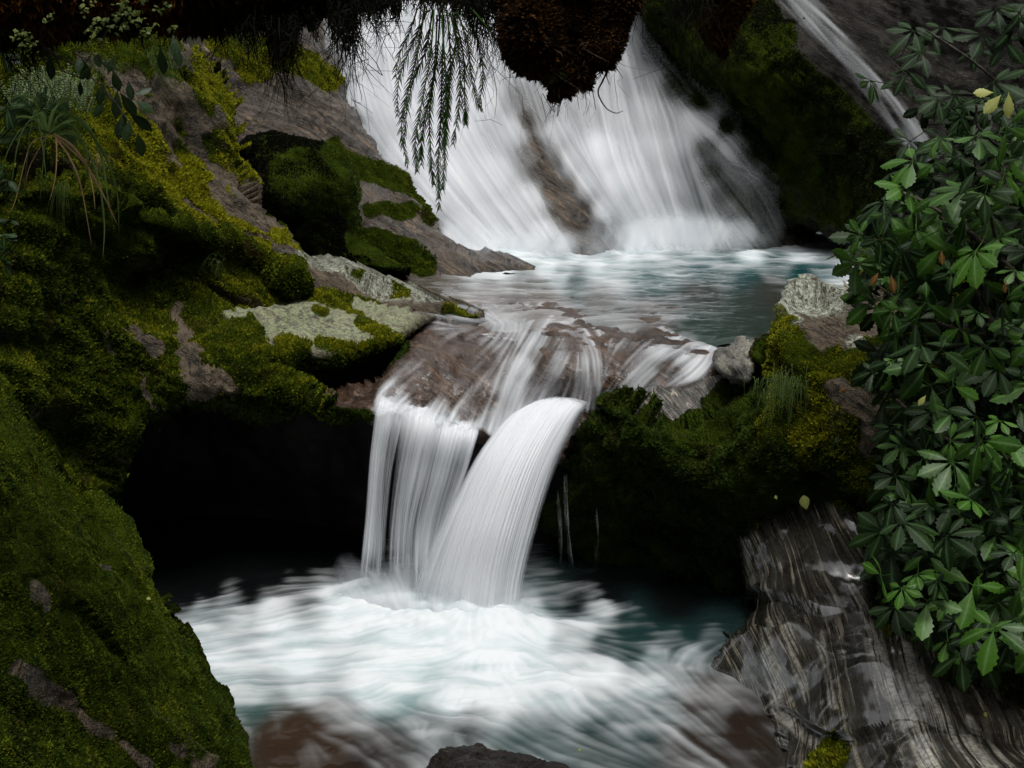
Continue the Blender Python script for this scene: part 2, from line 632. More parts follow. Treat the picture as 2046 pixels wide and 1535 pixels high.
M['grass'] = leaf_mat('strap_leaf', (0.05, 0.09, 0.02), (0.11, 0.17, 0.05), 0.5, 0.3, 0.3)
M['drygrass'] = leaf_mat('dry_strap_leaf', (0.22, 0.13, 0.06), (0.38, 0.27, 0.14), 0.6, 0.3, 0.3)
M['fern'] = leaf_mat('fern_green', (0.03, 0.06, 0.02), (0.07, 0.12, 0.05), 0.55, 0.3, 0.3)
M['tassel'] = leaf_mat('tassel_fern_green', (0.008, 0.024, 0.004), (0.05, 0.14, 0.018), 0.6, 0.15, 0.3)
M['lichenleaf'] = leaf_mat('pale_lichen', (0.03, 0.05, 0.008), (0.11, 0.14, 0.03), 0.7, 0.2, 0.2)
M['root'] = plain_mat('hanging_root', (0.02, 0.012, 0.007), (0.06, 0.032, 0.016), 30, 0.8)


# ------------------------------------------------------------------ relief rocks
def relief(name, outline, ctrl, mat, label=None, cat='rock', step=4, rw=40, rd=0.35, thick=1.2,
           amps=((1.2, 0.16), (4, 0.05), (14, 0.018), (45, 0.006)), strata=None, masks=None, group=None, kind=None,
           open_sides=(), seed=1, smooth_it=2):
    """A rock with its own outline, distance and thickness: front surface, rounded rim and sides running back into the bank."""
    poly = smooth_poly(outline, smooth_it)
    x0, y0 = poly.min(0) - step
    x1, y1 = poly.max(0) + step
    gx, gy = np.meshgrid(np.arange(x0, x1 + step, step), np.arange(y0, y1 + step, step))
    jx = gx + 10 * (fbm(np.stack([gx, gy], -1), 1 / 40., 4, seed + 50) - 0.5) * 2
    jy = gy + 10 * (fbm(np.stack([gx, gy], -1), 1 / 40., 4, seed + 60) - 0.5) * 2
    ins = inside(poly, jx, jy)
    e = seg_dist(poly, jx, jy, True)
    d = tps(ctrl, gx, gy)
    q = np.clip(1 - e / rw, 0, 1)
    d = d + rd * (1 - np.sqrt(np.clip(1 - q * q, 0, 1)))
    pts = P(gx, gy, d)
    # displacement along the normal
    du = np.gradient(pts, axis=1)
    dv = np.gradient(pts, axis=0)
    nr = np.cross(dv, du)
    nr /= np.linalg.norm(nr, axis=-1, keepdims=True) + 1e-9
    nr = np.where((nr[..., 1] > 0)[..., None], -nr, nr)
    disp = 0
    for i, (f, a) in enumerate(amps):
        disp = disp + a * 2 * (fbm(pts, f, 3, seed + 7 * i) - 0.5)
    if strata is not None:
        sdirv, sk, sf, sa = strata
        sdirv = np.asarray(sdirv, float) / np.linalg.norm(sdirv)
        along = pts @ sdirv
        sp = pts + sdirv * (along * (sk - 1))[..., None]
        disp = disp + sa * 2 * (fbm(sp, sf, 4, seed + 90) - 0.5)
    pts = pts + nr * disp[..., None]
    du = np.gradient(pts, axis=1)
    dv = np.gradient(pts, axis=0)
    n2 = np.cross(dv, du)
    n2 /= np.linalg.norm(n2, axis=-1, keepdims=True) + 1e-9
    n2 = np.where((n2[..., 1] > 0.15)[..., None], -n2, n2)
    idx = -np.ones(ins.shape, int)
    cell = ins[:-1, :-1] & ins[1:, :-1] & ins[:-1, 1:] & ins[1:, 1:]
    used = np.zeros(ins.shape, bool)
    used[:-1, :-1] |= cell
    used[1:, :-1] |= cell
    used[:-1, 1:] |= cell
    used[1:, 1:] |= cell
    idx[used] = np.arange(used.sum())
    V = pts[used]
    N = n2[used]
    X, Y = gx[used], gy[used]
    a, b, c_, dd = idx[:-1, :-1][cell], idx[1:, :-1][cell], idx[1:, 1:][cell], idx[:-1, 1:][cell]
    F = np.stack([a, b, c_, dd], 1)
    # rim: sides running back
    pc = np.pad(cell, 1)
    ii, jj = np.nonzero(cell)
    E = []
    k = cell[ii, jj]
    for (di, dj, p0, p1) in ((-1, 0, (0, 1), (0, 0)), (1, 0, (1, 0), (1, 1)), (0, -1, (0, 0), (1, 0)), (0, 1, (1, 1), (0, 1))):
        m = ~pc[ii + 1 + di, jj + 1 + dj]
        E.append(np.stack([idx[ii[m] + p0[0], jj[m] + p0[1]], idx[ii[m] + p1[0], jj[m] + p1[1]]], 1))
    E = np.concatenate(E)
    bv = np.unique(E)
    mp = -np.ones(len(V), int)
    nV = len(V)
    rings = []
    cen = V.mean(0)
    prev = bv
    allV, allN, allX, allY, Fs = [V], [N], [X], [Y], [F]
    base = nV
    pmap = np.arange(nV)
    for r in range(1, 4):
        t = thick * r / 3
        ray = V[bv] - np.array([0, 0, CAMZ])
        ray /= np.linalg.norm(ray, axis=1, keepdims=True)
        nv = V[bv] + ray * t + 0.05 * r * (cen - V[bv]) * np.array([1, 0.3, 1])
        mp = pmap.copy()
        new = np.arange(base, base + len(bv))
        mp2 = pmap.copy()
        mp2[bv] = new
        Fs.append(np.stack([pmap[E[:, 1]], pmap[E[:, 0]], mp2[E[:, 0]], mp2[E[:, 1]]], 1))
        pmap = mp2
        base += len(bv)
        allV.append(nv)
        allN.append(N[bv])
        allX.append(X[bv])
        allY.append(Y[bv])
    VV = np.concatenate(allV)
    NN, XX, YY = np.concatenate(allN), np.concatenate(allX), np.concatenate(allY)
    at = {'moss': np.zeros(len(VV)), 'lichen': np.zeros(len(VV))}
    if masks:
        at.update(masks(XX, YY, VV, NN))
    o = mesh_obj(name, VV, Fs, mat, attrs=at)
    if kind:
        tag(o, kind=kind)
    if label:
        tag(o, label, cat, group)
    ORIG[o.name] = np.array(o.location)
    return dict(o=o, V=V, N=N, F=F, X=X, Y=Y, at={k: v[:nV] for k, v in at.items()}, ctrl=ctrl)


def tufts(R, mat, dens, size, name='moss', key='moss', hang=0.0, yel=None, seed=3, aspect=0.35, up=0.35, kind=None, maxn=160000):
    """moss cover: very many small leaf-like blades standing on the rock where the moss mask is high"""
    g = np.random.default_rng(seed)
    V, F, N = R['V'], R['F'], R['N']
    mk = R['at'][key][F].mean(1)
    e1 = V[F[:, 2]] - V[F[:, 0]]
    e2 = V[F[:, 3]] - V[F[:, 1]]
    area = 0.5 * np.linalg.norm(np.cross(e1, e2), axis=1)
    area = np.minimum(area, np.median(area) * 6)
    w = area * np.clip((mk - 0.25) * 2.2, 0, 1)
    n = int(min(maxn, w.sum() * dens))
    if n < 10:
        return None
    fi = g.choice(len(F), n, p=w / w.sum())
    r1, r2 = g.random((n, 1)), g.random((n, 1))
    p = (V[F[fi, 0]] * (1 - r1) + V[F[fi, 1]] * r1) * (1 - r2) + (V[F[fi, 3]] * (1 - r1) + V[F[fi, 2]] * r1) * r2
    nn = N[F[fi, 0]]
    fx = R['X'][F[fi, 0]]
    fy = R['Y'][F[fi, 0]]
    K = 2
    p = np.repeat(p, K, 0)
    nn = np.repeat(nn, K, 0)
    n2 = len(p)
    dirv = nn * 0.8 + np.array([0, 0, up - hang]) + (g.random((n2, 3)) - 0.5) * 1.5
    dirv /= np.linalg.norm(dirv, axis=1, keepdims=True)
    sd = np.cross(dirv, g.random((n2, 3)) - 0.5)
    sd /= np.linalg.norm(sd, axis=1, keepdims=True) + 1e-9
    clump = fbm(p, 9, 3, seed)
    patch = 0.72 + 0.7 * sstep(0.35, 0.65, fbm(p, 1.7, 3, seed + 4))
    L = size * (0.5 + g.random((n2, 1))) * (0.4 + 1.3 * clump[:, None]) * patch[:, None]
    wd = L * aspect
    p = p - nn * 0.004
    a = p - sd * wd
    b = p + sd * wd
    c = p + dirv * L
    c[:, 2] -= hang * L[:, 0] * 0.3
    VV = np.stack([a, b, c], 1).reshape(-1, 3)
    FF = np.arange(n2 * 3).reshape(-1, 3)
    tint = np.repeat(g.random(n2), 3)
    yl = np.zeros(n) if yel is None else yel(fx, fy, nn[::K])
    yl = np.repeat(np.repeat(yl, K), 3)
    o = part(name, VV, FF, mat, R['o'], {'tint': tint, 'yel': yl}, smooth=False)
    if kind:
        o['kind'] = kind
    return o


def mossmask(base=0.5, upw=0.4, strokes=(), bare=(), scale=2.2, amp=1.0, seed=5, lich=()):
    def f(x, y, v, n):
        m = base + upw * n[:, 2] + amp * (fbm(v, scale, 5, seed) - 0.5) * 1.6
        m = np.maximum(m, 0)
        s = paint(x, y, strokes) if strokes else 0
        jit = (fbm(v, 6, 4, seed + 9) - 0.5)
        jit2 = (fbm(v, 18, 3, seed + 19) - 0.5)
        m = np.maximum(m, s * (1 + 1.2 * jit))
        if bare:
            b = paint(x + 70 * (fbm(v, 2.6, 4, seed + 29) - 0.5) * 2, y + 50 * (fbm(v, 2.6, 4, seed + 39) - 0.5) * 2, bare)
            m = m * (1 - np.clip(b * 1.25 + 1.8 * jit * (b > 0.03) + 1.0 * jit2 * (b > 0.03), 0, 1))
        l = paint(x, y, lich) if lich else np.zeros(len(x))
        return {'moss': np.clip(m, 0, 1), 'lichen': np.clip(l, 0, 1)}
    return f


# ================================================================== SETTING: gorge ground with unseen walls shaped to cut sky light
def build_terrain():
    xs = np.concatenate([np.linspace(-30, -8, 14), np.linspace(-7.5, 7.5, 90), np.linspace(8, 30, 14)])
    ys = np.concatenate([np.linspace(-22, -2, 16), np.linspace(-1.5, 20, 110), np.linspace(21, 45, 14)])
    X, Y = np.meshgrid(xs, ys)
    z = -0.9 + 1.6 * sstep(9.6, 10.4, Y)
    z = z + np.clip(Y - 17.4, 0, 3.0) * 1.9 + np.clip(Y - 20.4, 0, 30) * 0.5
    xw = 3.6 + 0.27 * np.clip(Y, 0, 18)
    side = np.clip(np.abs(X) - xw, 0, 40)
    z = z + np.minimum(side * 3.0, 13 + side * 0.5)  # unseen side walls, made high and steep to narrow the sky light
    z = z + np.minimum(np.clip(-2.5 - Y, 0, 40) * 1.3, 5.5 + 0.3 * np.clip(-2.5 - Y, 0, 40))  # unseen wall behind the camera, added to block part of the sky
    p = np.stack([X, Y, z], -1)
    z = z + 0.5 * (fbm(p, 0.6, 4, 3) - 0.5) * (1 + np.clip(side, 0, 3))
    V = np.stack([X, Y, z], -1).reshape(-1, 3)
    ny, nx = X.shape
    i = np.arange(ny * nx).reshape(ny, nx)
    F = np.stack([i[:-1, :-1], i[:-1, 1:], i[1:, 1:], i[1:, :-1]], -1).reshape(-1, 4)
    o = mesh_obj('terrain', V, F, M['terrain'], origin=(0, 0, 0))
    tag(o, kind='structure')


build_terrain()

# ================================================================== ROCKS
RK = {}
RK['fallcliff'] = relief(
    'wet_rock', [(560, -160), (1480, -160), (1560, 200), (1660, 520), (1300, 540), (900, 560), (800, 480), (700, 300), (640, 140)],
    [(640, 0, 16.6), (700, 200, 15.6), (850, 0, 17.2), (850, 250, 16.0), (1000, 490, 14.7), (1000, 200, 16.2), (1110, 360, 15.1), (1190, 480, 14.5),
     (1120, 200, 16.1), (1250, 480, 15.0), (1250, 200, 16.5), (1250, 0, 17.4), (1400, 260, 15.3), (1440, 360, 15.0), (1480, 470, 14.9), (1400, 100, 16.4), (1600, 480, 15.2),
     (1540, 360, 15.1)],
    M['stria'], 'brown wet rock face showing between the streams of the tall waterfall', 'rock', rw=30, rd=0.3, thick=1.5,
    amps=((1.2, 0.05), (4, 0.04), (14, 0.018)),
    masks=lambda x, y, v, n: {'moss': np.clip(paint(x, y, [([(1290, 60), (1330, 160), (1420, 230)], 60, 0.9), ([(1400, 100), (1500, 330), (1600, 430)], 60, 0.7), ([(1400, 300), (1440, 400), (1480, 450)], 60, 0.85)])
                                              * (0.4 + 1.1 * fbm(v, 3, 4, 8)), 0, 1), 'lichen': np.zeros(len(x))},
    strata=((0.55, 0.0, 0.83), 9, 0.5, 0.035), seed=11)

RK['rightcliff'] = relief(
    'cliff', [(1230, -160), (2140, -160), (2140, 640), (1740, 560), (1690, 490), (1620, 470), (1540, 455), (1480, 330), (1470, 200), (1390, 170), (1290, 60)],
    [(1300, 0, 16.4), (1420, 60, 15.4), (1430, 160, 15.2), (1520, 60, 15.0), (1500, 200, 14.9), (1480, 240, 15.6), (1600, 250, 14.6), (1560, 420, 14.9), (1650, 440, 14.5), (1700, 330, 14.0),
     (1560, 0, 15.4), (1680, 90, 14.4), (1850, 300, 12.8), (1780, 300, 13.3), (1720, 200, 14.1), (1800, 100, 14.2), (2040, 100, 12.5), (2040, 500, 11.0), (1720, 480, 13.6)],
    M['backcliff'], 'dark cliff with moss and a pale wet streak behind the shrub', 'cliff', rw=40, rd=0.5, thick=1.5,
    masks=mossmask(0.1, 0.1, [([(1330, 40), (1450, 120), (1520, 60)], 90, 0.95), ([(1480, 200), (1600, 300), (1720, 400)], 90, 0.85), ([(1540, 120), (1640, 200), (1750, 310)], 50, 0.8),
                              ([(1500, 380), (1640, 420)], 50, 0.55)],
                   bare=[([(1560, 0), (1700, 110), (1800, 220), (1860, 310)], 42, 1.0)], amp=0.35,
                   lich=()),
    strata=((0.72, 0, 0.70), 6, 0.8, 0.08), seed=21)

RK['stria'] = relief(
    'rock', [(380, 60), (560, 40), (640, 70), (690, 150), (705, 250), (760, 320), (830, 375), (872, 430), (890, 480), (945, 520), (1020, 530), (1092, 545), (1040, 562),
             (930, 575), (800, 580), (700, 570), (500, 420), (420, 250)],
    [(450, 120, 13.0), (620, 100, 14.6), (690, 170, 14.8), (560, 240, 13.4), (700, 260, 14.4), (620, 300, 13.4), (780, 380, 13.6), (865, 430, 13.8), (720, 420, 12.9), (800, 490, 12.7), (880, 510, 12.7),
     (950, 525, 12.8), (1085, 547, 12.75), (760, 555, 12.45), (900, 560, 12.5), (600, 440, 12.6), (500, 300, 12.7)],
    M['stria'], 'brown striated wet rock slope running down beside the tall waterfall', 'rock', rw=26, rd=0.35, thick=1.0,
    amps=((1.2, 0.12), (4, 0.05), (14, 0.02), (45, 0.008)),
    masks=mossmask(-0.6, 0.0, [([(440, 80), (560, 110), (660, 150)], 34, 0.9), ([(460, 60), (520, 130)], 36, 0.9), ([(620, 150), (660, 155)], 18, 0.8),
                               ([(690, 320), (760, 350), (850, 390), (860, 430)], 20, 0.8), ([(740, 415), (820, 420)], 18, 0.8), ([(660, 300), (700, 340), (705, 380)], 22, 0.9),
                               ([(740, 480), (800, 500), (850, 525)], 30, 1.0), ([(700, 520), (780, 545)], 24, 0.9)], amp=0.2),
    strata=((0.55, 0.0, 0.83), 10, 0.8, 0.07), seed=31)

RK['darkboulder'] = relief(
    'boulder', [(478, 300), (510, 278), (600, 285), (670, 312), (712, 352), (708, 410), (722, 470), (790, 520), (840, 545), (720, 560), (640, 560), (520, 480), (470, 380)],
    [(490, 330, 11.9), (600, 290, 12.0), (560, 400, 11.5), (680, 340, 12.0), (640, 430, 11.8), (700, 500, 11.8), (800, 540, 11.9), (560, 500, 11.9), (640, 540, 11.8)],
    M['darkrock'], 'rounded dark mossy boulder in shade behind the left bank', 'boulder', rw=45, rd=0.4, thick=1.0,
    masks=mossmask(0.75, 0.2, amp=0.5), seed=41)

RK['upperbank'] = relief(
    'mossy_bank', [(-90, -60), (180, -60), (300, 70), (395, 90), (432, 130), (478, 215), (487, 330), (520, 410), (575, 480), (650, 545), (760, 568), (880, 600), (1005, 640), (930, 650),
                   (850, 640), (700, 640), (560, 640), (300, 560), (-90, 520)],
    [(0, 50, 8.6), (0, 220, 7.9), (0, 420, 7.7), (200, 140, 9.4), (330, 130, 10.1), (420, 130, 10.9), (470, 260, 10.8), (480, 340, 10.6), (560, 470, 10.5), (300, 220, 9.5), (390, 330, 9.9),
     (200, 300, 8.7), (330, 390, 9.2), (450, 450, 9.7), (600, 520, 10.1), (740, 572, 10.35), (880, 606, 10.3), (1000, 640, 9.95), (640, 600, 9.9), (300, 500, 9.1), (800, 625, 10.0)],
    M['mossrock'], 'sloping mossy bank with bare brown rock ridges above the dark pool hollow', 'bank', rw=30, rd=0.45, thick=1.4,
    masks=mossmask(0.5, 0.35, [([(330, 320), (430, 390), (540, 460)], 20, 0.8), ([(440, 150), (475, 230), (482, 330)], 10, 0.9), ([(380, 140), (450, 200)], 28, 0.8),
                               ([(60, 130), (200, 240), (400, 390)], 40, 0.9)],
                   bare=[([(190, 125), (300, 185), (400, 255), (465, 345), (530, 440)], 24, 1.0), ([(350, 180), (430, 235)], 20, 0.95), ([(330, 100), (400, 115)], 12, 0.9), ([(310, 240), (390, 310)], 9, 0.8),
                         ([(350, 395), (440, 435), (560, 500)], 9, 0.95), ([(560, 500), (700, 562), (880, 602), (1010, 640)], 15, 1.0), ([(640, 560), (760, 590), (860, 620)], 26, 1.0)],
                   amp=0.5, lich=[([(600, 520), (760, 575), (880, 605)], 14, 0.8)]),
    strata=((0.62, 0.1, 0.78), 6, 0.8, 0.12), seed=51)

RK['midbank'] = relief(
    'mossy_bank', [(-90, 330), (140, 350), (260, 400), (400, 440), (520, 490), (600, 530), (628, 570), (600, 610), (500, 640), (560, 720), (640, 770), (745, 830), (748, 850), (620, 822), (520, 815), (420, 812),
                   (330, 835), (265, 900), (240, 960), (235, 1010), (150, 1010), (-90, 960)],
    [(0, 380, 7.6), (0, 600, 7.3), (0, 900, 7.2), (200, 430, 8.2), (400, 470, 9.1), (560, 530, 9.6), (600, 560, 9.6), (500, 590, 9.9), (420, 590, 9.6), (300, 560, 8.8), (200, 600, 8.2), (330, 650, 8.5),
     (430, 690, 8.6), (300, 760, 8.2), (450, 790, 8.35), (620, 800, 8.55), (740, 835, 8.7), (130, 760, 7.9), (150, 880, 7.9), (230, 900, 8.0), (230, 1000, 8.0), (560, 740, 8.8)],
    M['mossrock'], 'mossy bank overhanging the black hollow behind the lower pool', 'bank', rw=34, rd=0.9, thick=2.0,
    masks=mossmask(0.75, 0.3, [], bare=[([(290, 660), (330, 700)], 16, 0.9), ([(360, 620), (385, 680), (400, 740), (440, 790)], 18, 0.95), ([(280, 650), (300, 680)], 12, 0.9),
                                        ([(140, 585), (165, 600)], 12, 0.9), ([(300, 745), (325, 790)], 10, 0.8), ([(220, 640), (240, 690)], 10, 0.6)], amp=0.5),
    amps=((1.2, 0.16), (4, 0.06), (12, 0.024), (40, 0.008)), strata=((0.62, 0.1, 0.78), 5, 0.9, 0.12), seed=61)

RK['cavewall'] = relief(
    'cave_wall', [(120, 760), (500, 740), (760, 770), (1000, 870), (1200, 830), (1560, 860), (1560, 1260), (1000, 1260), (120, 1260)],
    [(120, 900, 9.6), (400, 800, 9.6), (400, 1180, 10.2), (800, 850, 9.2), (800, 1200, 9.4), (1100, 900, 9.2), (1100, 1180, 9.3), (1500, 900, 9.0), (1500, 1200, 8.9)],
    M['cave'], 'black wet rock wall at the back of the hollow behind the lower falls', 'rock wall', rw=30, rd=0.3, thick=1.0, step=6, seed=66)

RK['slab'] = relief(
    'rock_slab', [(412, 650), (455, 622), (520, 605), (585, 590), (640, 572), (700, 590), (770, 605), (850, 628), (880, 642), (830, 655), (803, 668), (790, 690), (740, 712), (690, 735), (640, 770),
                  (560, 800), (520, 770), (470, 720)],
    [(420, 650, 8.9), (540, 602, 9.5), (640, 580, 9.9), (760, 610, 9.95), (870, 640, 9.7), (560, 650, 9.2), (700, 650, 9.3), (800, 655, 9.3), (650, 705, 8.85), (560, 710, 8.75), (780, 688, 9.0),
     (480, 690, 8.75), (560, 780, 8.9), (640, 750, 9.0), (700, 720, 8.95)],
    M['slab'], 'pale lichen covered rock slab with moss along its edge', 'rock slab', rw=22, rd=0.3, thick=0.8,
    amps=((1.5, 0.08), (5, 0.05), (14, 0.02), (45, 0.006)),
    masks=mossmask(-0.12, 0.0, [([(420, 655), (470, 700), (530, 745), (560, 790)], 36, 1.0), ([(480, 690), (580, 730), (680, 730), (790, 690)], 22, 1.0), ([(620, 590), (690, 600)], 16, 0.9),
                                ([(560, 690), (610, 700)], 18, 0.8), ([(640, 690), (700, 700)], 14, 0.9), ([(720, 645), (780, 680)], 14, 0.9), ([(500, 640), (520, 660)], 12, 0.8), ([(630, 620), (650, 625)], 9, 0.8),
                                ([(700, 620), (720, 632)], 9, 0.8)],
                   amp=0.75, scale=4, lich=[([(470, 640), (600, 640), (780, 630)], 60, 0.85), ([(600, 670), (740, 660)], 40, 0.9)]),
    seed=71)

RK['shelf'] = relief(
    'rock_shelf', [(605, 815), (640, 785), (700, 765), (760, 755), (790, 700), (830, 660), (900, 622), (1010, 606), (1200, 600), (1380, 620), (1490, 650), (1470, 700), (1430, 775), (1330, 812), (1250, 790),
                   (1200, 800), (1190, 850), (1120, 930), (1000, 900), (960, 890), (850, 855), (755, 850), (690, 830)],
    [(620, 808, 8.6), (700, 770, 8.8), (760, 800, 8.5), (850, 810, 8.55), (960, 865, 8.55), (1000, 880, 8.6), (1100, 815, 8.85), (1190, 805, 8.8), (830, 700, 9.0), (900, 720, 9.0), (980, 700, 9.3), (900, 650, 9.85), (850, 640, 9.95),
     (1030, 645, 10.12), (1030, 615, 10.8), (1200, 620, 10.8), (1200, 655, 9.98), (1400, 650, 10.2), (1400, 682, 9.4), (1480, 670, 9.6), (1100, 690, 9.2), (1100, 665, 9.6), (1050, 760, 8.9), (1180, 690, 9.2), (1230, 740, 8.95), (1320, 690, 9.15), (1300, 780, 8.8),
     (1400, 770, 8.7)],
    M['brown'], 'brown wet rock shelf under the cascade between the two pools', 'rock shelf', rw=24, rd=0.25, thick=1.0,
    amps=((1.5, 0.05), (4, 0.055), (10, 0.02), (34, 0.004)),
    masks=lambda x, y, v, n: {'moss': np.clip(paint(x, y, [([(690, 745), (760, 720), (800, 690)], 22, 0.7), ([(640, 812), (740, 832)], 9, 0.8)]) * (0.5 + fbm(v, 5, 4, 8)), 0, 1), 'lichen': np.zeros(len(x))},
    strata=((0.4, 0.5, 0.75), 5, 1.0, 0.04), seed=81)

RK['overhang'] = relief(
    'mossy_overhang', [(1188, 830), (1205, 800), (1250, 778), (1285, 808), (1320, 838), (1360, 832), (1410, 806), (1440, 785), (1460, 760), (1480, 730), (1540, 680), (1700, 700), (1800, 900), (1740, 1060), (1600, 1000), (1500, 1080),
                       (1480, 1190), (1380, 1200), (1290, 1205), (1180, 1190), (1120, 1110), (1110, 1000), (1140, 900)],
    [(1200, 830, 8.4), (1250, 790, 8.4), (1340, 830, 8.35), (1430, 760, 8.5), (1300, 880, 8.15), (1200, 900, 8.4), (1150, 950, 8.6), (1150, 1100, 8.95), (1300, 1000, 8.3), (1300, 1180, 8.75), (1450, 900, 7.95), (1450, 1100, 8.2),
     (1550, 800, 7.9), (1600, 950, 7.75), (1480, 1180, 8.3), (1700, 900, 7.7)],
    M['darkrock'], 'dark moss covered rock overhanging the pool right of the falls', 'rock', rw=40, rd=0.5, thick=1.5,
    masks=mossmask(0.85, 0.15, amp=0.5), amps=((1.2, 0.16), (4, 0.09), (12, 0.04), (40, 0.012)), seed=91)

RK['greyledge'] = relief(
    'rock_ledge', [(1225, 785), (1300, 772), (1385, 765), (1425, 725), (1460, 740), (1460, 820), (1380, 860), (1290, 850), (1230, 820)],
    [(1250, 790, 8.72), (1320, 785, 8.62), (1340, 815, 8.5), (1430, 745, 8.75), (1430, 790, 8.5), (1350, 850, 8.45)],
    M['greyslab'], 'smooth grey rock ledge with pale veins below the small right cascade', 'rock ledge', rw=12, rd=0.1, thick=0.5, step=3,
    amps=((1.5, 0.02), (6, 0.012)), seed=95)
RK['block'] = relief(
    'rock', [(1424, 712), (1436, 690), (1462, 690), (1472, 676), (1524, 682), (1510, 720), (1512, 735), (1494, 772), (1462, 770), (1440, 752)],
    [(1430, 710, 8.5), (1470, 690, 8.55), (1510, 690, 8.5), (1450, 740, 8.3), (1490, 760, 8.2), (1475, 720, 8.25)],
    M['greyslab'], 'small pale grey block of banded schist between cascade and mossy boulder', 'rock', rw=14, rd=0.18, thick=0.5, step=3,
    amps=((3, 0.02), (9, 0.015), (30, 0.006)), strata=((0.85, 0, 0.5), 5, 2.5, 0.025), smooth_it=1,
    masks=lambda x, y, v, n: {'moss': np.zeros(len(x)), 'lichen': np.clip(2.2 * (fbm(v, 7, 3, 4) - 0.42), 0, 1)}, seed=97)

RK['capboulder'] = relief(
    'boulder', [(1560, 625), (1572, 585), (1620, 572), (1700, 565), (1740, 470), (1860, 420), (2140, 380), (2140, 1560), (1900, 1420), (1790, 1300), (1745, 1150), (1740, 1050), (1680, 960), (1620, 930), (1545, 945), (1500, 900),
                (1520, 800), (1530, 700)],
    [(1565, 610, 8.5), (1600, 585, 9.0), (1700, 575, 9.0), (1750, 500, 9.4), (1900, 480, 8.8), (1600, 650, 8.15), (1700, 680, 7.9), (1800, 640, 8.0), (1540, 760, 7.9), (1560, 900, 7.75), (1620, 780, 7.7), (1680, 820, 7.5), (1750, 860, 7.3),
     (1640, 900, 7.6), (1780, 1050, 7.1), (1800, 1250, 6.7), (2050, 600, 7.2), (2050, 900, 6.6), (2050, 1250, 6.2), (2050, 1400, 6.15), (1900, 1350, 6.5)],
    M['mossrock'], 'mossy boulder with a white lichen cap under the right hand shrub', 'boulder', rw=34, rd=0.4, thick=1.2,
    masks=mossmask(0.62, 0.0, [([(1545, 680), (1530, 850)], 30, 1.0), ([(1660, 720), (1600, 900)], 30, 1.0)],
                   bare=[([(1590, 600), (1720, 600), (1800, 620)], 34, 1.0), ([(1620, 640), (1740, 670)], 22, 1.0), ([(1700, 690), (1730, 695)], 12, 1.0), ([(1660, 800), (1760, 830), (1760, 880)], 28, 1.0),
                         ([(1620, 655), (1640, 670)], 14, 0.8)],
                   lich=[([(1575, 595), (1600, 580), (1680, 585)], 24, 1.3), ([(1575, 625), (1590, 635)], 16, 1.3), ([(1700, 685), (1730, 690)], 10, 1.2), ([(1640, 820), (1670, 825)], 8, 1.0)], amp=0.5),
    strata=((0.62, 0.1, 0.78), 5, 1.0, 0.07), seed=101)

RK['schist'] = relief(
    'schist_rock', [(1465, 1080), (1500, 1010), (1530, 965), (1610, 930), (1700, 960), (1760, 1080), (1765, 1260), (1850, 1278), (1930, 1310), (2000, 1370), (2140, 1480), (2140, 1660), (1590, 1660), (1555, 1530), (1510, 1440), (1460, 1390), (1408, 1350),
                    (1425, 1295), (1480, 1240), (1500, 1200), (1480, 1150)],
    [(1480, 1080, 7.95), (1530, 970, 8.2), (1620, 950, 7.95), (1560, 1060, 7.8), (1490, 1180, 7.75), (1420, 1330, 7.15), (1520, 1130, 7.8), (1600, 1120, 7.6), (1700, 1170, 7.3), (1760, 1230, 6.95), (1700, 1060, 7.45),
     (1490, 1260, 7.2), (1570, 1265, 6.9), (1680, 1290, 6.5), (1750, 1295, 6.35), (1560, 1390, 6.62), (1450, 1370, 7.02), (1640, 1450, 6.1), (1530, 1460, 6.4), (1575, 1535, 5.95),
     (1760, 1400, 5.95), (1900, 1330, 6.2), (2046, 1440, 5.9), (2046, 1535, 5.2), (1850, 1500, 5.4), (1700, 1535, 5.6)],
    M['schist'], 'banded wet grey schist rock sloping into the lower pool', 'rock', rw=36, rd=0.35, thick=1.2, step=3,
    amps=((1.2, 0.07), (4, 0.022), (14, 0.003)), strata=((0.80, -0.10, 0.52), 7, 1.0, 0.007), seed=111,
    masks=lambda x, y, v, n: {'moss': np.clip(paint(x, y, [([(1490, 1020), (1550, 965), (1640, 945), (1720, 990)], 48, 1.0), ([(1700, 960), (1770, 1080), (1780, 1250)], 22, 0.9), ([(1660, 1500), (1640, 1540)], 34, 0.9)])
                                              * (0.5 + fbm(v, 4, 4, 8)), 0, 1), 'lichen': np.clip(paint(x + 26 * (fbm(v, 3, 3, 9) - 0.5), y, [([(1745, 1280), (1785, 1390), (1870, 1540)], 22, 1.0), ([(1785, 1285), (1850, 1410), (1985, 1560)], 20, 1.0), ([(1700, 1180), (1750, 1280)], 12, 0.7), ([(1520, 1160), (1545, 1260), (1552, 1330), (1560, 1400)], 16, 0.8),
          ([(1588, 1270), (1600, 1330), (1612, 1400)], 9, 0.8), ([(1640, 1250), (1650, 1330), (1680, 1420)], 7, 0.7), ([(1930, 1440), (2010, 1540)], 10, 0.8), ([(1560, 1430), (1640, 1500)], 12, 0.6), ([(1490, 1080), (1510, 1180)], 7, 0.6)]), 0, 1)})

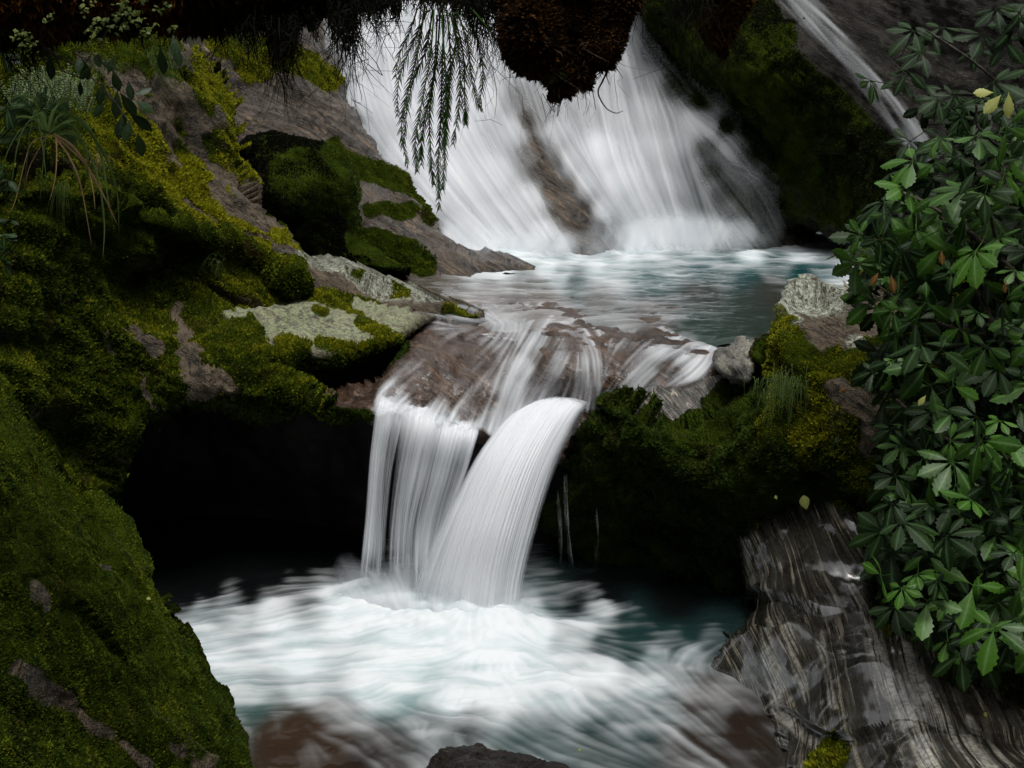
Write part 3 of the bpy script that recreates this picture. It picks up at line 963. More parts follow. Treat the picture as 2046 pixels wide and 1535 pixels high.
RK['leftboulder'] = relief(
    'boulder', [(-100, 640), (0, 740), (25, 800), (75, 870), (120, 950), (200, 1000), (262, 1050), (300, 1120), (340, 1210), (390, 1290), (430, 1370), (480, 1440), (530, 1510), (580, 1620), (-100, 1700)],
    [(0, 760, 5.9), (100, 930, 5.9), (250, 1060, 6.2), (340, 1220, 6.2), (430, 1380, 6.2), (540, 1535, 6.0), (0, 1000, 5.2), (150, 1150, 5.4), (250, 1300, 5.5), (0, 1250, 4.7), (350, 1450, 5.5), (150, 1450, 4.9), (0, 1535, 4.3), (300, 1535, 5.2)],
    M['mossrock'], 'large mossy boulder sloping down into the pool in the near left corner', 'boulder', rw=46, rd=0.5, thick=1.2,
    masks=mossmask(0.8, 0.1, [], bare=[([(20, 1330), (150, 1400), (220, 1480), (300, 1530)], 20, 0.75), ([(60, 1200), (100, 1230)], 20, 0.7), ([(210, 1120), (240, 1130)], 8, 0.5), ([(490, 1440), (540, 1530)], 9, 1.0),
                                       ([(360, 1480), (420, 1540)], 14, 0.5)], amp=0.6),
    amps=((1.5, 0.06), (5, 0.028), (14, 0.014), (40, 0.006)), strata=((0.6, 0.1, 0.75), 5, 1.2, 0.06), seed=121)

RK['frontstone'] = relief(
    'stone', [(800, 1535), (830, 1500), (880, 1478), (950, 1472), (1020, 1485), (1090, 1503), (1160, 1525), (1300, 1600), (1300, 1680), (780, 1680)],
    [(900, 1478, 6.15), (830, 1505, 6.1), (1000, 1490, 6.1), (1150, 1525, 5.98), (950, 1535, 5.7), (1050, 1600, 5.4), (850, 1600, 5.5)],
    M['wetstone'], 'wet dark brown stone breaking the water at the bottom edge', 'stone', rw=26, rd=0.2, thick=0.5, step=3,
    amps=((3, 0.03), (9, 0.02), (30, 0.008)), seed=131)

# moss covers
yb = lambda x, y, n: np.clip(n[:, 2] * 0.9 - 0.1, 0, 1)  # upward-facing moss yellower, top light put into the colour
tufts(RK['upperbank'], M['moss'], 17000, 0.015, yel=lambda x, y, n: np.clip(0.15 + n[:, 2] * 0.45 + paint(x, y, [([(220, 260), (330, 330), (450, 420), (600, 520)], 55, 0.7), ([(400, 130), (470, 230), (485, 330)], 50, 0.7), ([(460, 370), (540, 460)], 50, 0.6)]), 0, 1), seed=201)  # tops and lit ridges yellowed, light painted into the moss colour
tufts(RK['midbank'], M['moss'], 18000, 0.0145, yel=lambda x, y, n: np.clip(n[:, 2] * 0.6 - 0.05, 0, 1), seed=202)  # light on upward faces painted into the moss colour
tufts(RK['slab'], M['moss'], 20000, 0.013, yel=yb, seed=203)
tufts(RK['stria'], M['moss'], 14000, 0.015, yel=lambda x, y, n: np.where(y < 200, 0.9, 0.1) + 0 * x, seed=204)
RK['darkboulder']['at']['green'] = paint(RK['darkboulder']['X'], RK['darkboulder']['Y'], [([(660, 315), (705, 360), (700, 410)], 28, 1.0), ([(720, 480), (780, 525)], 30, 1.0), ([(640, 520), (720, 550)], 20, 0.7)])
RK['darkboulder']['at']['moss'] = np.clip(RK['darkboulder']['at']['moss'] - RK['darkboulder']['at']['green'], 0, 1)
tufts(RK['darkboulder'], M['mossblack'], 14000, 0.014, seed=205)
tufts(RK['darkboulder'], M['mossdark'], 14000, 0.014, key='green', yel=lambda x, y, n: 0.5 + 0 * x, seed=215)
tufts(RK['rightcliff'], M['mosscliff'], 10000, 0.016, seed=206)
tufts(RK['overhang'], M['mossdark'], 20000, 0.0145, yel=lambda x, y, n: np.clip(n[:, 2] * 0.7, 0, 1), seed=207)  # upward faces lightened in colour, as if lit from above
tufts(RK['capboulder'], M['moss'], 18000, 0.0125, yel=lambda x, y, n: np.clip(0.3 - 0.75 * sstep(1700, 1800, x) + n[:, 2] * 0.5 * (x < 1750) + paint(x, y, [([(1550, 640), (1525, 780), (1520, 900)], 40, 0.6), ([(1680, 700), (1640, 800), (1600, 900)], 45, 0.6)]), 0, 1), seed=208)  # lit edges and tops painted into the moss colour; darker behind the shrub
tufts(RK['schist'], M['moss'], 12000, 0.016, yel=yb, seed=209)
tufts(RK['leftboulder'], M['moss'], 30000, 0.0080, yel=lambda x, y, n: np.clip(-0.5 + n[:, 2] * 0.35 + paint(x, y, [([(-20, 760), (100, 930), (250, 1050), (340, 1210)], 70, 0.75)]), 0, 1), seed=210)  # light along the upper edge painted into the moss colour
tufts(RK['shelf'], M['mossdark'], 9000, 0.018, seed=211)
tufts(RK['fallcliff'], M['mossdark'], 4500, 0.03, seed=212)


# ================================================================== WATER
def dirfield(strokes, x, y, power=3.0):
    num, den = 0.0, 0.0
    for s in strokes:
        s = np.asarray(s, float)
        L = np.hypot(*(s[1:] - s[:-1]).T).sum()
        q = spline(s, max(3, int(L / 25)))
        t = np.gradient(q, axis=0)
        t /= np.linalg.norm(t, axis=1, keepdims=True) + 1e-9
        for k in range(len(q)):
            w = 1 / ((x - q[k, 0]) ** 2 + (y - q[k, 1]) ** 2 + 30) ** (power / 2)
            c2, s2 = t[k][0] ** 2 - t[k][1] ** 2, 2 * t[k][0] * t[k][1]
            num = num + w[..., None] * np.array([c2, s2])
            den = den + w
    v = num / den[..., None]
    a = 0.5 * np.arctan2(v[..., 1], v[..., 0])
    return np.stack([np.cos(a), np.sin(a)], -1)


def streaks(vx, vy, L, seed, coarse=7.0, fine_w=0.45):
    ny, nx = vx.shape
    g = np.random.default_rng(seed)
    f = lic(vx, vy, blur(g.random((ny, nx)), 1), L)
    yy, xx = np.mgrid[0:ny, 0:nx].astype(float)
    c = lic(vx, vy, fbm(np.stack([xx, yy], -1), 1 / coarse, 2, seed), int(L * 1.6))
    r = fine_w * f + (1 - fine_w) * c
    r = (r - r.mean()) / (r.std() + 1e-9)
    return np.clip(0.5 + 0.16 * r, 0, 1)


def film(name, outline, ctrl, strokes, dens, step=3, L=40, off=0.08, seed=1, gain=0.9, contrast=1.0, lift=0.05, parent=None, coarse=7., edge=18, mat=None, bias=0.03):
    """a sheet of running water lying on the rock, its density streaked along the current"""
    poly = smooth_poly(outline, 2)
    x0, y0 = poly.min(0)
    x1, y1 = poly.max(0)
    gx, gy = np.meshgrid(np.arange(x0, x1 + step, step), np.arange(y0, y1 + step, step))
    ins = inside(poly, gx, gy)
    v = dirfield(strokes, gx, gy)
    st = streaks(v[..., 0], v[..., 1], L, seed, coarse)
    dn = idw(dens, gx, gy)
    e = seg_dist(poly, gx, gy, True)
    dn = dn * sstep(0, edge, e)
    al = np.clip(gain * (dn * 1.15 + contrast * (st - 0.5) * 1.6 * (1.15 - 0.75 * dn) * np.clip(dn * 4, 0, 1) - bias), 0, 1)
    d = tps(ctrl, gx, gy) - off - lift * st * dn
    pts = P(gx, gy, d)
    cell = ins[:-1, :-1] & ins[1:, :-1] & ins[:-1, 1:] & ins[1:, 1:]
    mx = np.maximum(np.maximum(al[:-1, :-1], al[1:, :-1]), np.maximum(al[:-1, 1:], al[1:, 1:]))
    cell &= mx > 0.004
    used = np.zeros(ins.shape, bool)
    used[:-1, :-1] |= cell
    used[1:, :-1] |= cell
    used[:-1, 1:] |= cell
    used[1:, 1:] |= cell
    idx = -np.ones(ins.shape, int)
    idx[used] = np.arange(used.sum())
    F = np.stack([idx[:-1, :-1][cell], idx[1:, :-1][cell], idx[1:, 1:][cell], idx[:-1, 1:][cell]], 1)
    at = {'alpha': al[used], 'tone': np.clip(0.35 + 0.9 * (st[used] - 0.5) + 0.5 * dn[used], 0, 1)}
    if parent is None:
        return mesh_obj(name, pts[used], F, mat or M['fall'], attrs=at)
    return part(name, pts[used], F, mat or M['fall'], parent, at)


def sheet(name, lines, dens, nu=200, nv=140, seed=1, fu=40, fv=2.0, contrast=1.0, parent=None, wob=0.012):
    """falling curtain lofted through flow lines; dens(u,v)"""
    L = np.stack([P(*spline(l, nv).T) for l in lines])            # k,nv,3
    k = len(lines)
    G = np.stack([spline(L[:, j], nu) for j in range(nv)], 1)      # nu,nv,3
    u, v = np.meshgrid(np.linspace(0, 1, nu), np.linspace(0, 1, nv), indexing='ij')
    q = np.stack([u * fu + 0.6 * fbm(np.stack([u * 6, v * 3], -1), 1, 2, seed + 5), v * fv], -1)
    st = 0.4 * fbm(q, 1, 2, seed, 0.65) + 0.3 * fbm(q * np.array([3.3, 0.9]), 1, 2, seed + 1) + 0.3 * fbm(q * np.array([0.28, 0.8]), 1, 2, seed + 2)
    st = np.clip(0.5 + 0.115 * (st - st.mean()) / st.std(), 0, 1)
    dn = dens(u, v)
    al = np.clip(dn * 1.2 + contrast * (st - 0.5) * 1.6 * (1.15 - 0.9 * dn) * np.clip(dn * 5, 0, 1) - 0.06, 0, 1)
    G = G + np.array([0, -1.0, 0.2]) * (wob * (st - 0.5) * 2)[..., None]
    i = np.arange(nu * nv).reshape(nu, nv)
    F = np.stack([i[:-1, :-1], i[1:, :-1], i[1:, 1:], i[:-1, 1:]], -1).reshape(-1, 4)
    at = {'alpha': al.ravel(), 'tone': np.clip(0.4 + 0.7 * (st - 0.5) + 0.4 * dn, 0, 1).ravel()}
    if parent is None:
        return mesh_obj(name, G.reshape(-1, 3), F, M['fall'], attrs=at)
    return part(name, G.reshape(-1, 3), F, M['fall'], parent, at)


# ---- tall waterfall at the back
big = empty('waterfall', P(1100, 500, 14.6))
tag(big, 'tall white waterfall spreading over dark rock into the upper pool', 'waterfall')
cliff_ctrl = RK['fallcliff']['ctrl']
fall_strokes = [
    [(700, -100), (698, 60), (705, 200), (770, 310), (860, 410), (950, 500)], [(760, -100), (760, 80), (790, 230), (880, 380), (990, 505)],
    [(840, -100), (845, 100), (900, 260), (990, 400), (1070, 500)], [(930, -100), (940, 80), (990, 230), (1070, 380), (1140, 495)],
    [(990, -100), (1010, 60), (1050, 200), (1100, 330), (1190, 480)], [(1060, 150), (1110, 290), (1180, 400), (1250, 490)],
    [(1030, -60), (1070, 130), (1130, 280), (1210, 390), (1290, 490)], [(1150, -60), (1165, 150), (1200, 330), (1250, 440)], [(1200, 0), (1220, 200), (1250, 330), (1310, 470)],
    [(1240, -30), (1275, 120), (1310, 250), (1330, 330), (1370, 470)], [(1255, 40), (1320, 130), (1400, 230), (1470, 300)],
    [(1400, 240), (1460, 280), (1510, 360), (1560, 460)], [(1360, 250), (1380, 340), (1420, 470)], [(1390, 330), (1440, 400), (1500, 470)],
    [(1480, 340), (1540, 360), (1590, 410), (1610, 450)],
]
dens_base = [
    (660, 60, 0.35), (690, -40, 0.75), (640, -60, 0.0), (655, 150, 0.0), (675, 130, 0.1), (710, 60, 0.95), (700, 130, 0.85), (720, 200, 0.9), (690, 240, 0.2), (730, 280, 0.75), (700, 300, 0.0), (790, 320, 0.9), (760, 340, 0.15), (850, 400, 0.9),
    (820, 420, 0.1), (900, 470, 0.95), (870, 470, 0.1), (925, 510, 0.8), (800, 60, 1.0), (880, 60, 1), (950, 60, 1), (800, 200, 1), (900, 250, 1.0), (900, 350, 1), (980, 350, 1.0), (1000, 440, 1), (960, 200, 1.0), (1000, 490, 1), (1080, 470, 0.95),
    (1060, 400, 0.9), (1020, 260, 0.75), (1000, 120, 0.75), (1040, 200, 0.3), (1050, 120, 0.35), (1085, 230, 0.35), (1070, 300, 0.15), (1055, 240, 0.15), (1100, 380, 0.03), (1085, 340, 0.06), (1125, 420, 0.02), (1110, 330, 0.15), (1135, 375, 0.1), (1165, 420, 0.08), (1195, 460, 0.1), (1140, 450, 0.0), (1170, 470, 0.0), (1110, 485, 0.6), (1210, 485, 0.3),
    (1110, 260, 0.65), (1140, 320, 0.7), (1170, 360, 0.72), (1210, 420, 0.8), (1130, 200, 0.6), (1110, 100, 0.6), (1200, 300, 0.95), (1200, 200, 0.62), (1180, 230, 0.5), (1150, 220, 0.5), (1250, 250, 0.62), (1230, 120, 0.72), (1250, 60, 0.6), (1290, 160, 0.5),
    (1280, 220, 0.6), (1290, 300, 0.75), (1240, 360, 0.98), (1280, 420, 1), (1330, 370, 0.85), (1340, 440, 0.95), (1290, 470, 1.0), (1400, 470, 0.95), (1330, 250, 0.45), (1310, 110, 0.25), (1350, 170, 0.09), (1400, 200, 0.06), (1450, 250, 0.03), (1320, 50, 0.04), (1340, 100, 0.07),
    (1400, 100, 0.03), (1500, 150, 0), (1380, 245, 0.55), (1420, 250, 0.5), (1350, 290, 0.6), (1460, 290, 0.35), (1410, 300, 0.12), (1420, 340, 0.1), (1480, 340, 0.2), (1440, 390, 0.12), (1470, 420, 0.2), (1400, 400, 0.4), (1370, 350, 0.45), (1520, 400, 0.16),
    (1500, 350, 0.24), (1550, 360, 0.10), (1580, 400, 0.06), (1540, 450, 0.2), (1480, 465, 0.45), (1600, 450, 0.0), (1590, 480, 0.05), (1520, 300, 0.05), (1570, 330, 0.0), (1500, 260, 0.03), (1620, 420, 0), (1640, 470, 0.02), (1560, 280, 0.0), (1640, 380, 0.0), (1550, 200, 0.0),
]
fall_out = [(630, -150), (1290, -150), (1330, 0), (1450, 150), (1560, 280), (1660, 420), (1680, 500), (1300, 520), (900, 540), (840, 470), (740, 370), (670, 260), (640, 120)]
film('water_sheet', fall_out, cliff_ctrl, fall_strokes, dens_base, step=3, L=45, off=0.14, seed=301, parent=big, contrast=0.40, bias=0.06)
film('water_sheet', fall_out, cliff_ctrl, fall_strokes, [(a, b, c * 0.6) for a, b, c in dens_base], step=2.6, L=55, off=0.24, seed=302, parent=big, contrast=0.42, bias=0.06, coarse=4, lift=0.06)

film('spray', [(900, 440), (1000, 420), (1250, 400), (1400, 400), (1520, 430), (1600, 500), (1300, 535), (930, 535)], [(930, 520, 13.7), (1100, 520, 13.9), (1300, 500, 14.2), (1550, 490, 14.4), (1200, 420, 14.5), (1500, 430, 14.7)],
     [[(1000, 520), (1040, 440)], [(1300, 510), (1310, 420)], [(1500, 500), (1520, 440)]],
     [(960, 500, 0.35), (1050, 490, 0.4), (1130, 490, 0.35), (1190, 488, 0.25), (1270, 470, 0.55), (1350, 455, 0.5), (1430, 460, 0.4), (1500, 470, 0.25), (1560, 480, 0.1), (1050, 440, 0.0), (1150, 440, 0), (1250, 420, 0.1), (1350, 400, 0.1), (1450, 420, 0.08), (1300, 520, 0.1), (1000, 525, 0.1), (1150, 520, 0.1), (1500, 500, 0.1)],
     step=5, L=6, off=0.0, seed=306, parent=big, contrast=0.25, coarse=9, edge=45)
wet = empty('water_trickle', P(1700, 150, 14.0))
tag(wet, 'thin pale sheet of water sliding down the dark cliff at top right', 'trickle')
film('water_film', [(1500, -60), (1600, -60), (1700, 70), (1790, 170), (1880, 300), (1860, 340), (1800, 310), (1740, 210), (1660, 120), (1570, 30)], RK['rightcliff']['ctrl'],
     [[(1540, -60), (1640, 60), (1740, 170), (1840, 320)], [(1600, 0), (1700, 90), (1790, 190), (1880, 320)]],
     [(1560, 0, 0.48), (1600, 20, 0.48), (1680, 100, 0.48), (1700, 90, 0.32), (1740, 170, 0.45), (1780, 200, 0.35), (1830, 290, 0.51), (1650, 100, 0.32), (1760, 240, 0.32)], step=3, L=26, off=0.12, seed=305, parent=wet, contrast=0.9, coarse=3, edge=20, gain=0.62)

# ---- cascade over the shelf
casc = empty('cascade', P(1050, 800, 8.8))
tag(casc, 'thin streaked cascade running over the brown rock shelf between the pools', 'cascade')
cas_strokes = [
    [(840, 600), (930, 630), (990, 650), (930, 700), (860, 760), (800, 800), (770, 850)], [(1000, 620), (1020, 660), (960, 720), (900, 790), (870, 850)],
    [(1080, 630), (1050, 680), (1020, 740), (1000, 800), (985, 850)], [(1200, 620), (1110, 650), (1080, 700), (1040, 760), (1020, 810)], [(1140, 640), (1180, 690), (1190, 740), (1195, 800)],
    [(1120, 690), (1090, 740), (1060, 790)], [(1380, 640), (1300, 680), (1240, 740), (1200, 800)], [(1420, 680), (1340, 690), (1280, 730), (1240, 780)], [(1430, 690), (1400, 740), (1340, 780)], [(1360, 685), (1310, 740), (1280, 770)],
]
cas_dens = [(a_, b_, c_ * 0.72 if c_ < 0.5 else c_ * 0.9) for a_, b_, c_ in [
    (830, 610, 0.15), (900, 640, 0.3), (960, 660, 0.25), (840, 680, 0.02), (800, 720, 0.02), (820, 740, 0.2), (870, 730, 0.02), (940, 700, 0.05), (900, 780, 0.05), (930, 750, 0.04), (970, 720, 0.08), (840, 780, 0.05), (840, 800, 0.1), (780, 800, 0.75), (800, 820, 0.7), (850, 825, 0.5), (900, 840, 0.6), (950, 860, 0.6),
    (960, 800, 0.15), (930, 830, 0.15), (1010, 690, 0.3), (1050, 680, 0.6), (1060, 640, 0.35), (1040, 730, 0.75), (1020, 780, 0.75), (1000, 830, 0.65), (1080, 720, 0.2), (1100, 660, 0.4), (1110, 700, 0.35), (1090, 760, 0.15), (1070, 790, 0.3), (1130, 740, 0.25),
    (1180, 680, 0.35), (1190, 730, 0.4), (1190, 780, 0.5), (1150, 690, 0.1), (1140, 780, 0.35), (1220, 720, 0.12), (1220, 760, 0.3), (1230, 660, 0.25), (1290, 660, 0.15), (1270, 720, 0.45), (1320, 700, 0.75), (1350, 690, 0.7), (1290, 750, 0.55), (1330, 740, 0.2), (1380, 700, 0.8),
    (1420, 700, 0.75), (1400, 740, 0.65), (1350, 770, 0.4), (1430, 730, 0.5), (1400, 650, 0.05), (1460, 660, 0.05), (1200, 620, 0.25), (1000, 630, 0.35),
]]
cas_out = [(742, 840), (745, 780), (790, 740), (800, 690), (830, 640), (820, 600), (1000, 600), (1200, 595), (1400, 630), (1480, 660), (1440, 720), (1400, 770), (1300, 785), (1210, 830), (1120, 830), (1020, 855), (985, 880), (960, 862), (925, 868), (905, 846), (870, 858), (850, 836), (815, 850), (790, 828)]
film('water_film', cas_out, RK['shelf']['ctrl'], cas_strokes, cas_dens, step=2.5, L=24, off=0.07, seed=311, parent=casc, contrast=0.95, coarse=5, edge=12, bias=0.10)
film('water_film', cas_out, RK['shelf']['ctrl'], cas_strokes, [(a, b, c * 0.6) for a, b, c in cas_dens], step=2.5, L=30, off=0.12, seed=312, parent=casc, contrast=1.0, coarse=3, edge=14, bias=0.09)

# ---- lower falls
curt = empty('waterfall', P(830, 1160, 8.25))
tag(curt, 'thin white curtain of water falling left of the thick jet', 'waterfall')
cl = [
    [(775, 775, 8.64), (752, 810, 8.32), (738, 900, 8.25), (727, 1040, 8.22), (712, 1175, 8.17)],
    [(800, 785, 8.59), (788, 830, 8.30), (772, 920, 8.23), (760, 1050, 8.20), (752, 1175, 8.15)],
    [(850, 800, 8.59), (838, 850, 8.30), (818, 940, 8.23), (800, 1050, 8.20), (796, 1175, 8.15)],
    [(905, 822, 8.59), (892, 870, 8.32), (872, 950, 8.26), (845, 1060, 8.22), (838, 1175, 8.15)],
    [(965, 850, 8.59), (955, 880, 8.38), (930, 960, 8.32), (895, 1060, 8.28), (880, 1175, 8.20)],
]


def cdens(u, v):
    a = 0.30 + 0.55 * np.exp(-((u - 0.13) / 0.09) ** 2) + 0.3 * np.exp(-((u - 0.55) / 0.2) ** 2) + 0.2 * (u > 0.7)
    gap = np.exp(-((u - 0.33 - 0.03 * v) / 0.07) ** 2) * sstep(0.25, 0.5, v) * 0.85 + np.exp(-((u - 0.62 - 0.03 * v) / 0.10) ** 2) * sstep(0.45, 0.7, v) * 0.35
    a = a + 0.35 * (1 - sstep(0.15, 0.45, v))
    a = a * (1 - gap)
    edge = sstep(0, 0.05, u) * sstep(0, 0.03, 1 - u)
    return np.clip(a, 0, 1) * edge * sstep(0.0, 0.12, v + 0.12 * fbm(np.stack([u * 30, v], -1), 1, 2, 3) - 0.06) * (1 - 0.8 * sstep(0.8, 1, v))


sheet('water_sheet', cl, cdens, seed=401, fu=34, parent=curt, contrast=1.1)
sheet('water_sheet', [[(a, b, c + 0.06) for a, b, c in l] for l in cl], lambda u, v: cdens(u, v) * 0.75, seed=402, fu=46, parent=curt, contrast=1.2)

jet = empty('waterfall', P(930, 1230, 7.9))
tag(jet, 'thick white jet of water arching off the rock lip into the lower pool', 'waterfall')
jl = [
    [(1040, 820, 8.85), (1000, 845, 8.62), (950, 910, 8.35), (895, 1010, 8.2), (842, 1120, 8.12), (792, 1249, 8.05)],
    [(1075, 798, 8.85), (1030, 830, 8.5), (975, 910, 8.2), (920, 1030, 8.03), (880, 1140, 7.95), (850, 1269, 7.9)],
    [(1112, 790, 8.85), (1075, 826, 8.45), (1020, 915, 8.1), (968, 1040, 7.92), (935, 1150, 7.86), (915, 1284, 7.8)],
    [(1150, 792, 8.85), (1118, 830, 8.45), (1065, 925, 8.12), (1022, 1050, 7.94), (995, 1160, 7.88), (982, 1286, 7.82)],
    [(1198, 797, 8.85), (1160, 845, 8.55), (1112, 945, 8.25), (1075, 1065, 8.08), (1050, 1170, 8.0), (1040, 1276, 7.95)],
]


def jdens(u, v):
    rag = 0.05 * (fbm(np.stack([u * 0 + 3, v * 6], -1), 1, 3, 77) - 0.5)
    e = sstep(0, 0.17, u + rag) * sstep(0, 0.12, 1 - u + rag)
    b = 0.93 - 0.3 * sstep(0.35, 0.9, v) * np.exp(-((u - 0.15) / 0.15) ** 2) - 0.15 * np.exp(-((u - 0.75) / 0.1) ** 2) * sstep(0.3, 0.8, v)
    b = b - 0.35 * np.exp(-((u - 0.93) / 0.08) ** 2) * (1 - sstep(0.1, 0.35, v))
    return np.clip(b * e, 0, 1) * sstep(0, 0.05, v) * (1 - 0.85 * sstep(0.82, 1, v))


sheet('water_sheet', jl, jdens, seed=411, fu=40, fv=1.6, parent=jet, contrast=0.8, wob=0.015)
sheet('water_sheet', [[(a, b, c + 0.10) for a, b, c in l] for l in jl], lambda u, v: jdens(u, v), seed=412, fu=30, fv=1.5, parent=jet, contrast=0.6)
film('spray', [(660, 1090), (760, 1080), (1080, 1120), (1140, 1260), (1060, 1310), (780, 1290), (640, 1240)], [(700, 1180, 8.15), (850, 1240, 7.8), (1050, 1250, 7.75), (900, 1100, 7.9), (1100, 1200, 7.85), (900, 1300, 7.6)],
     [[(880, 1300), (880, 1080)], [(760, 1220), (700, 1120)], [(1040, 1290), (1090, 1180)]],
     [(740, 1110, 0.0), (720, 1165, 0.4), (800, 1195, 0.6), (860, 1225, 0.75), (950, 1240, 0.75), (1030, 1238, 0.65), (1085, 1235, 0.2), (900, 1150, 0.0), (1000, 1170, 0.0), (1100, 1160, 0), (680, 1210, 0.3), (900, 1295, 0.05), (780, 1270, 0.05), (1060, 1295, 0.05), (850, 1170, 0.12), (960, 1190, 0.12)],
     step=4, L=8, off=0.0, seed=415, parent=jet, contrast=0.25, coarse=9, edge=50)
# thin side trickles on the dark rock
for k, (xa, ya, xb, yb_, a) in enumerate([(1130, 930, 1145, 1160, 0.14), (1190, 1000, 1188, 1170, 0.07), (1115, 960, 1120, 1150, 0.10)]):
    ln = [[(xa - 5, ya, 8.25), (xa - 4, (ya + yb_) / 2, 8.2), (xb - 6, yb_, 8.2)], [(xa, ya, 8.23), (xa + 4, (ya + yb_) / 2, 8.18), (xb, yb_, 8.18)], [(xa + 4, ya, 8.25), (xa + 10, (ya + yb_) / 2, 8.2), (xb + 8, yb_, 8.2)]]
    t_ = sheet('water_trickle', ln, lambda u, v, a=a: a * np.sin(np.pi * u) * sstep(0, .2, v) * sstep(0, .3, 1 - v), nu=24, nv=60, seed=420 + k, fu=4, fv=5, contrast=0.6, parent=jet)


# ---- pools
def pool(name, z, xr, yr, dx, dy, strokes, dens, bodies, seed, L=40, mound=(), rough=0.02, contrast=0.40, wave=0.004, lip=None):
    xs = np.arange(xr[0], xr[1], dx)
    ys = np.arange(yr[0], yr[1], dy)
    X, Y = np.meshgrid(xs, ys)
    base = np.stack([X, Y, np.full_like(X, z)], -1)
    px, py = project(base)
    # current in plan
    sp = []
    for s in strokes:
        q = PZ(*np.asarray(s, float).T, z)
        sp.append(q[:, :2] * 100)
    v = dirfield(sp, X * 100, Y * 100)
    vx, vy = v[..., 0] / dx, v[..., 1] / dy
    nrm = np.hypot(vx, vy) + 1e-9
    vx, vy = vx / nrm, vy / nrm
    st = streaks(vx, vy, L, seed, 3.0, 0.8)
    dn = idw(dens, px, py)
    turb = 0.5 + 0.55 * (streaks(vx, vy, L // 2, seed + 3, 9.0, 0.0) - 0.5) + 1.0 * (fbm(base * np.array([1, 1.6, 1]), 5, 5, seed + 3) - 0.5)
    dn = np.clip(dn + 0.55 * (turb - 0.5) * np.clip(4 * dn * (1.02 - dn), 0, 1), 0, 1)
    tone = np.clip(0.75 + 0.7 * (st - 0.5) + 0.9 * (turb - 0.5) + 0.9 * (fbm(base * np.array([1, 2.6, 1]), 2.6, 5, seed + 4) - 0.5), 0, 1)
    foam = np.clip(dn * 1.2 + contrast * (st - 0.5) * 1.9 * (1.12 - dn) * np.clip(dn * 4, 0, 1) - 0.10, 0, 1)
    foam = blur(foam, 5) * 0.75 + foam * 0.25
    body = idw(bodies, px, py)
    h = wave * 2 * (st - 0.5) + wave * 3.5 * (turb - 0.5) + rough * 2 * (fbm(base, 4, 4, seed + 8) - 0.5) * (0.35 + dn)
    for (mx_, my_, r, hh) in mound:
        c = PZ(mx_, my_, z)
        rr = np.hypot(X - c[0], Y - c[1]) / r
        h = h + hh * np.exp(-rr ** 2) * (0.55 + 0.9 * fbm(base, 7, 3, seed + 12))
    keep = np.ones((X.shape[0] - 1, X.shape[1] - 1), bool)
    if lip is not None:
        ly = np.interp(px, *np.asarray(lip, float).T) - py
        h = h - 0.10 * (1 - sstep(-6, 22, ly))
        keep = ly[:-1, :-1] > -8
    V = base + np.array([0, 0, 1.0]) * h[..., None]
    ny, nx = X.shape
    i = np.arange(ny * nx).reshape(ny, nx)
    F = np.stack([i[:-1, :-1], i[:-1, 1:], i[1:, 1:], i[1:, :-1]], -1)[keep]
    o = mesh_obj(name, V.reshape(-1, 3), F, M['water'], attrs={'foam': foam.ravel(), 'tone': tone.ravel(), 'body': body.reshape(-1, 3)})
    tag(o, kind='structure')
    return o


TEAL, DK, BR, BRD = (0.009, 0.026, 0.026), (0.003, 0.004, 0.004), (0.030, 0.018, 0.011), (0.018, 0.012, 0.009)  # DK puts the shade under the cave into the water colour
low_strokes = [
    [(760, 1190), (600, 1215), (420, 1240), (330, 1250)], [(850, 1240), (650, 1270), (450, 1300)], [(860, 1290), (650, 1330), (460, 1360)], [(950, 1280), (950, 1340), (930, 1400), (880, 1470)],
    [(900, 1310), (760, 1370), (620, 1420), (520, 1430)], [(1050, 1270), (1130, 1320), (1200, 1400), (1320, 1500)], [(1060, 1250), (1200, 1290), (1330, 1340), (1450, 1440), (1560, 1560)], [(1000, 1330), (1020, 1400), (1080, 1470), (1250, 1530)],
    [(1080, 1240), (1200, 1220), (1280, 1190)], [(1100, 1290), (1280, 1270), (1420, 1270)], [(1420, 1290), (1350, 1340), (1440, 1430)], [(600, 1430), (700, 1470), (800, 1510)], [(560, 1450), (560, 1535)], [(680, 1420), (760, 1490), (790, 1560)],
    [(450, 1160), (560, 1125), (700, 1140)], [(1300, 1400), (1450, 1470), (1540, 1560)], [(900, 1450), (1000, 1465), (1150, 1510), (1350, 1560)],
    [(640, 1290), (800, 1300), (1000, 1300)], [(560, 1350), (760, 1350), (1000, 1360), (1200, 1350)],
]
